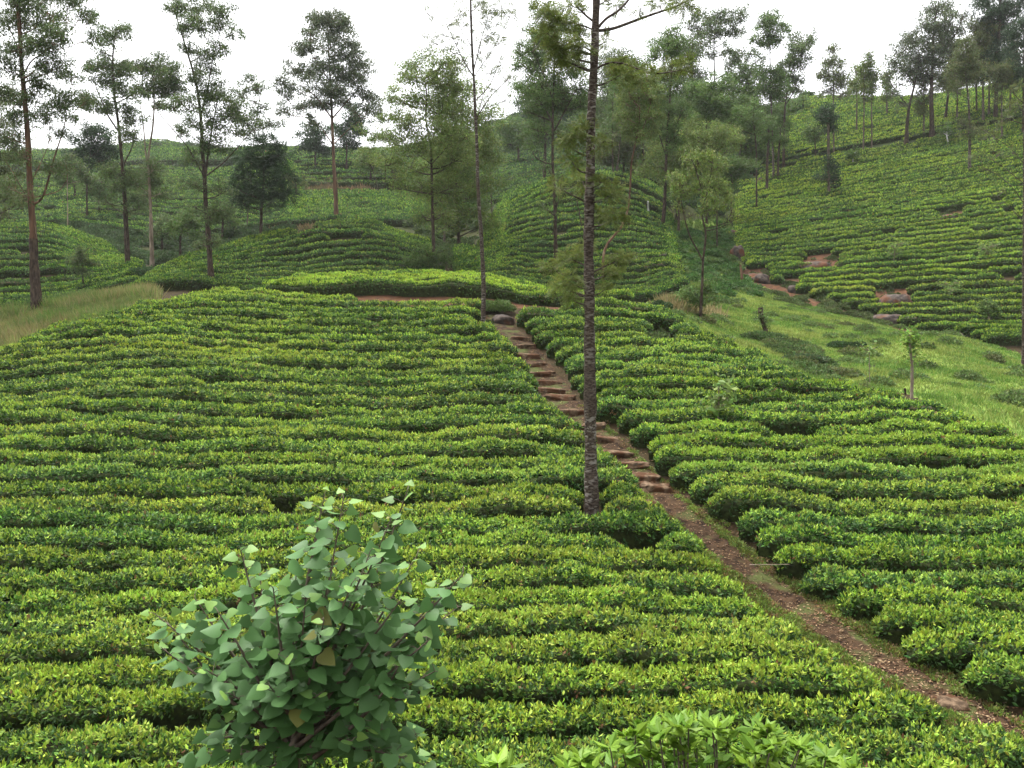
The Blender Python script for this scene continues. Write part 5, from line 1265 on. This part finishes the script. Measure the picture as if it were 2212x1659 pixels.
# low bush over the rock at the head of the path
def shrub(name, label, px, py, d, R, L, col, cat='shrub', cover=1.7, group=None):
    rg = np.random.default_rng(int(px * 7 + py))
    d = find_d(px, py, d, .06)
    g = ground_at(px, d)
    root = empty(name, g); tag(root, label, cat, group)
    mb = MB()
    for k in range(6):
        o = rg.normal(size=3) * np.array(R) * .45; o[2] = 0
        mound(mb, rg, g + o, np.array(R) * rg.uniform(.5, .75), L, col, cover)
    mb.build('foliage', [M['leaf']], root, g)
    st = MB()
    for k in range(6):
        t = g + rg.normal(size=3) * np.array(R) * .5; t[2] = g[2] + R[2] * rg.uniform(.4, .8)
        st.tube(bez(g - np.array([0, 0, .1]), .5 * (g + t) + rg.normal(size=3) * .08, t, 5), np.linspace(.022, .008, 5), k=5)
    st.build('stem', [M['bark_dark']], root, g)
    return root
shrub('leafy_shrub', 'low rounded bush at the head of the stepped path', 499, 311, 40.5, (.9, .7, .75), .10, (.075, .12, .03))
shrub('leafy_shrub', 'small dark bush hanging over the left end of the red bank', 196, 286, 60, (1.0, .8, .9), .14, (.05, .085, .03))
shrub('leafy_shrub', 'soft blue-green bushy plant left of the middle knoll', 155, 278, 62, (1.3, 1.0, 1.2), .16, (.05, .09, .035))
shrub('leafy_shrub', 'fern-green weed clump in the dry grass at the left', 78, 300, 50, (.9, .8, 1.3), .12, (.075, .12, .035))
shrub('leafy_shrub', 'dark shrub in the grass right of the small forked tree', 660, 312, 50, (.6, .5, .5), .12, (.045, .08, .03))
shrub('leafy_shrub', 'grey-green shrubby patch in the middle of the meadow', 800, 362, 38, (.9, .7, .4), .12, (.055, .085, .035))
shrub('leafy_shrub', 'round dark weed clump in the upper meadow', 850, 347, 46, (.8, .6, .35), .12, (.045, .08, .03))
shrub('leafy_shrub', 'broad leafy weed heap left of the lopped stump in the meadow', 757, 340, 44, (1.0, .7, .55), .13, (.075, .12, .04))

# bleached cane lying on the tea
a, b = ground_at(747.5, 17.9), ground_at(787, 17.9)
mb = MB()
pts = np.linspace(0, 1, 7)[:, None] * (b - a) + a + np.array([0, -.12, .70])
mb.tube(pts, np.linspace(.011, .006, 7), k=6)
tag(mb.build('bamboo_cane', [M['wood']], None, a), 'pale dry cane lying across the tea tops right of the path', 'cane')

# ---------------------------------------------------------------- the near plants by the railway bank
HX = np.array([0, -.06, -.30, -.47, -.50, -.40, -.22, 0, .22, .40, .50, .47, .30, .06])
HY = np.array([0.04, -.05, -.10, .02, .22, .48, .76, 1.06, .76, .48, .22, .02, -.10, -.05])
def heart_leaves(mb, C, A, B, L, col, curl=.16):
    """broad heart-shaped leaves, folded along the midrib, each of 12 quads"""
    n = len(C)
    N = np.cross(A, B)
    V, Q = [], []
    rows = [(0.0, .0), (-.09, .30), (.02, .47), (.22, .50), (.48, .40), (.76, .22), (1.06, 0)]
    ys = [r[0] for r in rows]; xs = [r[1] for r in rows]
    mid_y = [0.03, .05, .12, .30, .54, .80, 1.06]
    P_ = []
    for k in range(7):
        for sx in (-1, 0, 1):
            x = sx * xs[k]; y = ys[k] if sx else mid_y[k]
            z = curl * (abs(x) * 1.0) - 0.22 * max(0, y) ** 2
            P_.append(C + (A * y + B * x + N * z) * L[:, None])
    P_ = np.stack(P_, 1)
    q = []
    for k in range(6):
        for s in (0, 1):
            a = k * 3 + s
            q.append([a, a + 1, a + 4, a + 3])
    q = np.array(q)
    Qa = (q[None] + (np.arange(n) * 21)[:, None, None]).reshape(-1, 4)
    mb.add(P_.reshape(-1, 3), Qa, np.repeat(col, 21, 0), 0, True)

def broadleaf_bush():
    rg = np.random.default_rng(77)
    d0 = 8.2
    base = ground_at(292, d0)
    root = empty('broadleaf_bush', base)
    tag(root, 'big heart-leaved bush with pale blue-green leaves in the near foreground', 'bush')
    st, lf = MB(), MB()
    knob = P(292, 748, d0)
    st.tube(np.stack([base - np.array([0, 0, .2]), base * .5 + knob * .5 + np.array([.05, 0, 0]), knob]), np.array([.06, .05, .075]), k=9, wob=.08)
    shoots = [(742, 1075, -.1), (880, 1060, .3), (800, 1190, -.4), (690, 1130, .5), (520, 1190, .0), (590, 1270, -.5), (380, 1365, .2), (470, 1320, -.3), (960, 1270, .1), (900, 1200, .5), (640, 1230, .2), (760, 1260, -.5), (450, 1450, -.2), (540, 1400, .5), (930, 1380, -.4), (700, 1340, -.6), (830, 1330, .4), (620, 1420, -.6), (470, 1560, -.1), (900, 1500, .1), (860, 1440, -.5), (760, 1450, .4), (690, 1500, -.5), (830, 1580, -.3), (520, 1630, -.3), (900, 1590, .2), (760, 1600, -.5), (600, 1340, .4), (350, 1400, -.2), (420, 1290, .2), (560, 1230, .4), (700, 1075, .2), (845, 1120, -.2), (990, 1310, .3), (870, 1290, -.3), (720, 1210, -.3), (500, 1500, -.5), (450, 1600, .2), (940, 1450, .3), (880, 1640, -.4), (580, 1480, -.6), (660, 1290, -.5), (780, 1330, .1), (420, 1650, .3), (560, 1670, -.4), (930, 1660, .2), (1000, 1240, -.2), (340, 1330, .3)]
    Cs, As, Ls, cs, pet = [], [], [], [], []
    for k, (x, y, dz) in enumerate(shoots):
        tip = P(x / 2.16, y / 2.16, d0 + dz)
        st0 = knob + rg.normal(size=3) * np.array([.06, .06, .03])
        side = tip - knob
        mid = st0 + side * .5 + np.array([0.10 * side[0], 0, .10 + .05 * rg.normal()])
        br = bez(st0, mid, tip, 9)
        ln = np.linalg.norm(np.diff(br, axis=0), axis=1).sum()
        st.tube(br, np.linspace(.016 + .010 * min(1, ln), .005, 9), k=6)
        m = int(6 + 9 * ln)
        t = np.linspace(.30 if ln > .6 else .15, 1.0, m)
        for j, tt in enumerate(t):
            i = min(int(tt * 8), 7); f = tt * 8 - i
            p = br[i] * (1 - f) + br[i + 1] * f
            an = j * 2.4 + k
            outd = np.array([math.cos(an), math.sin(an) * .8 - .15, .22 + .25 * tt])
            outd /= np.linalg.norm(outd)
            pl = .11 * (1.3 - .7 * tt) * rg.uniform(.6, 1.7)
            c = p + outd * pl
            pet.append((p, c))
            A = nrm(outd * np.array([1, 1, .3]) + np.array([0, 0, -.62 + .35 * (tt > .93)]) + rg.normal(size=3) * .18)
            Cs.append(c); As.append(A)
            Ls.append(.170 * (1 - .42 * max(0, tt - .8) / .2) * rg.uniform(.75, 1.2))
            young = max(0, tt - .9) / .1
            cs.append((np.array([.066, .150, .042]) * (1 - young * .7) + np.array([.20, .33, .07]) * young * .7) * rg.uniform(.8, 1.2))
    Cs, As, Ls, cs = np.array(Cs), np.array(As), np.array(Ls), np.array(cs)
    old = rg.random(len(cs)) < .010
    cs[old] = np.array([.19, .20, .05]) * rg.uniform(.6, 1.2, (old.sum(), 1))
    N = np.array([0, -.5, .8]) + rg.normal(size=Cs.shape) * .42
    B = nrm(np.cross(As, N))
    heart_leaves(lf, Cs, As, B, Ls, cs)
    for a, b in pet:
        st.tube(np.stack([a, .5 * (a + b) + np.array([0, 0, .012]), b]), np.array([.004, .003, .0025]), k=4)
    lf.build('leaves', [M['big']], root, base)
    st.build('stem', [M['bark_grey']], root, base)
broadleaf_bush()

def near_shrub(name, label, fr_pts, d0, basepx, L, col0, col1, seed):
    rg = np.random.default_rng(seed)
    base = ground_at(basepx, d0)
    root = empty(name, base); tag(root, label, 'shrub')
    st, lf = MB(), MB()
    for k, (x, y) in enumerate(fr_pts):
        tip = P(x / 2.16, y / 2.16, d0 + rg.uniform(-.5, .5))
        b0 = base + np.array([(tip[0] - base[0]) * .55 + rg.normal() * .05, rg.normal() * .1, 0]); b0[2] = ground_xy(b0[0], b0[1]) - .05
        br = bez(b0, .5 * (b0 + tip) + rg.normal(size=3) * .06, tip, 8)
        st.tube(br, np.linspace(.012, .004, 8), k=5)
        m = 26
        t = rg.uniform(.25, 1.0, m); t[:6] = 1.0
        i = np.minimum((t * 7).astype(int), 6); f = (t * 7 - i)[:, None]
        p = br[i] * (1 - f) + br[i + 1] * f
        an = np.arange(m) * 2.4 + k
        A = nrm(np.stack([np.cos(an), np.sin(an), .15 + .35 * t + .35 * rg.normal(size=m)], 1) + rg.normal(size=(m, 3)) * .2)
        Bv = nrm(np.cross(A, np.array([0, 0, 1.0]) + .4 * rg.normal(size=(m, 3))))
        LL = L * rg.uniform(.7, 1.25, m)
        y_ = (t[:, None] > .85) * rg.random((m, 1))
        c = (np.array(col0) * (1 - y_) + np.array(col1) * y_) * rg.uniform(.8, 1.2, (m, 1))
        # two lozenge halves per leaf give it a curved blade
        lf.leaves(p, A, Bv, LL, LL * .52, c, 0, .18)
        lf.leaves(p + A * (LL * .05)[:, None], nrm(A + np.array([0, 0, -.25])), Bv, LL * .95, LL * .36, c * .95, 0, .18)
    lf.build('leaves', [M['big']], root, base)
    st.build('stem', [M['bark_grey']], root, base)
rg = np.random.default_rng(5)
def outline(x): return np.interp(x, [1230, 1290, 1380, 1440, 1490, 1540, 1590, 1650, 1700, 1770, 1850], [1635, 1600, 1575, 1545, 1535, 1560, 1550, 1555, 1590, 1610, 1650])
pts = [(x, outline(x) + abs(rg.normal()) * 34 + 6) for x in rg.uniform(1225, 1850, 95)]
near_shrub('leafy_shrub', 'bright light-green leafy shrub at the bottom edge, closest to the camera', pts, 5.4, 715, .105, (.075, .165, .014), (.165, .27, .022), 3)
near_shrub('leafy_shrub', 'tip of a light-green leafy plant at the bottom edge, left of the bright shrub', [(1045, 1650), (1075, 1648), (1100, 1655)], 5.4, 495, .12, (.075, .165, .014), (.165, .27, .022), 4)
shr = [(x, y) for x, y in zip(rg.uniform(1560, 1660, 10), rg.uniform(1490, 1600, 10))]

# scrub and undergrowth filling the unplanted hollows behind the knolls
rg = np.random.default_rng(91)
mb = MB()
for pl, a, b, k, c, s0, s1 in ((V2([(120, 480), (300, 470), (480, 440), (560, 440), (700, 470), (620, 510), (420, 545), (330, 600), (260, 600), (200, 520)]), 70, 106, 260, (.045, .075, .027), .5, 1.4),
        (V2([(840, 450), (1080, 400), (1060, 470), (1000, 560), (950, 590), (900, 500)]), 68, 112, 190, (.06, .09, .03), .5, 1.3),
        (V2([(1420, 360), (1620, 330), (1640, 400), (1560, 470), (1440, 450)]), 92, 150, 150, (.05, .085, .03), .5, 1.5),
        (V2([(880, 250), (1500, 200), (1760, 205), (1620, 380), (1300, 340), (900, 350)]), 115, 205, 330, (.045, .075, .028), .7, 2.2),
        (V2([(0, 290), (600, 290), (620, 340), (400, 420), (0, 420)]), 110, 240, 120, (.045, .07, .03), .7, 2.2)):
    for g in scatter(k * 60, pl, a, b, rg, -60, 840)[:k]:
        r = rg.uniform(s0, s1)
        mound(mb, rg, g + np.array([0, 0, -.15]), np.array([r, r, r * rg.uniform(.5, .9)]), max(.2, .0026 * g[1]), np.array(c) * rg.uniform(.8, 1.25), 1.25)
for hx, hy, rx_, ry_, d0_, d1_ in HOLES:                         # a few weeds creep into the bare patches
    if d0_ < 30: continue
    for _ in range(16):
        a_ = rg.uniform(0, 6.28); q_ = rg.uniform(.3, 1.05)
        dd_ = find_d(hx + rx_ * q_ * math.cos(a_), hy + ry_ * q_ * math.sin(a_), (d0_ + d1_) / 2, .4)
        r = rg.uniform(.15, .4)
        mound(mb, rg, ground_at(hx + rx_ * q_ * math.cos(a_), dd_), np.array([r, r, r * .6]), .15, np.array((.06, .085, .028)) * rg.uniform(.7, 1.3), 1.0)
tag(mb.build('scrub_undergrowth', [M['leaf']]), kind='stuff')

# the damp air of the valley
def haze():
    m, n, l, out = new_mat('damp_air')
    v = n.new('ShaderNodeVolumePrincipled')
    v.inputs['Color'].default_value = (0.93, 0.95, 0.97, 1)
    v.inputs['Density'].default_value = 0.00016
    v.inputs['Anisotropy'].default_value = 0.2
    l.new(v.outputs[0], out.inputs['Volume'])
    x, y0, y1, z0, z1 = 720, -720, 720, -10.5, 110
    V = np.array([(-x, y0, z0), (x, y0, z0), (x, y1, z0), (-x, y1, z0), (-x, y0, z1), (x, y0, z1), (x, y1, z1), (-x, y1, z1)], float)
    Q = [[0, 3, 2, 1], [4, 5, 6, 7], [0, 1, 5, 4], [1, 2, 6, 5], [2, 3, 7, 6], [3, 0, 4, 7]]
    tag(mesh_obj('haze', V, Q, [m]), kind='stuff')
haze()
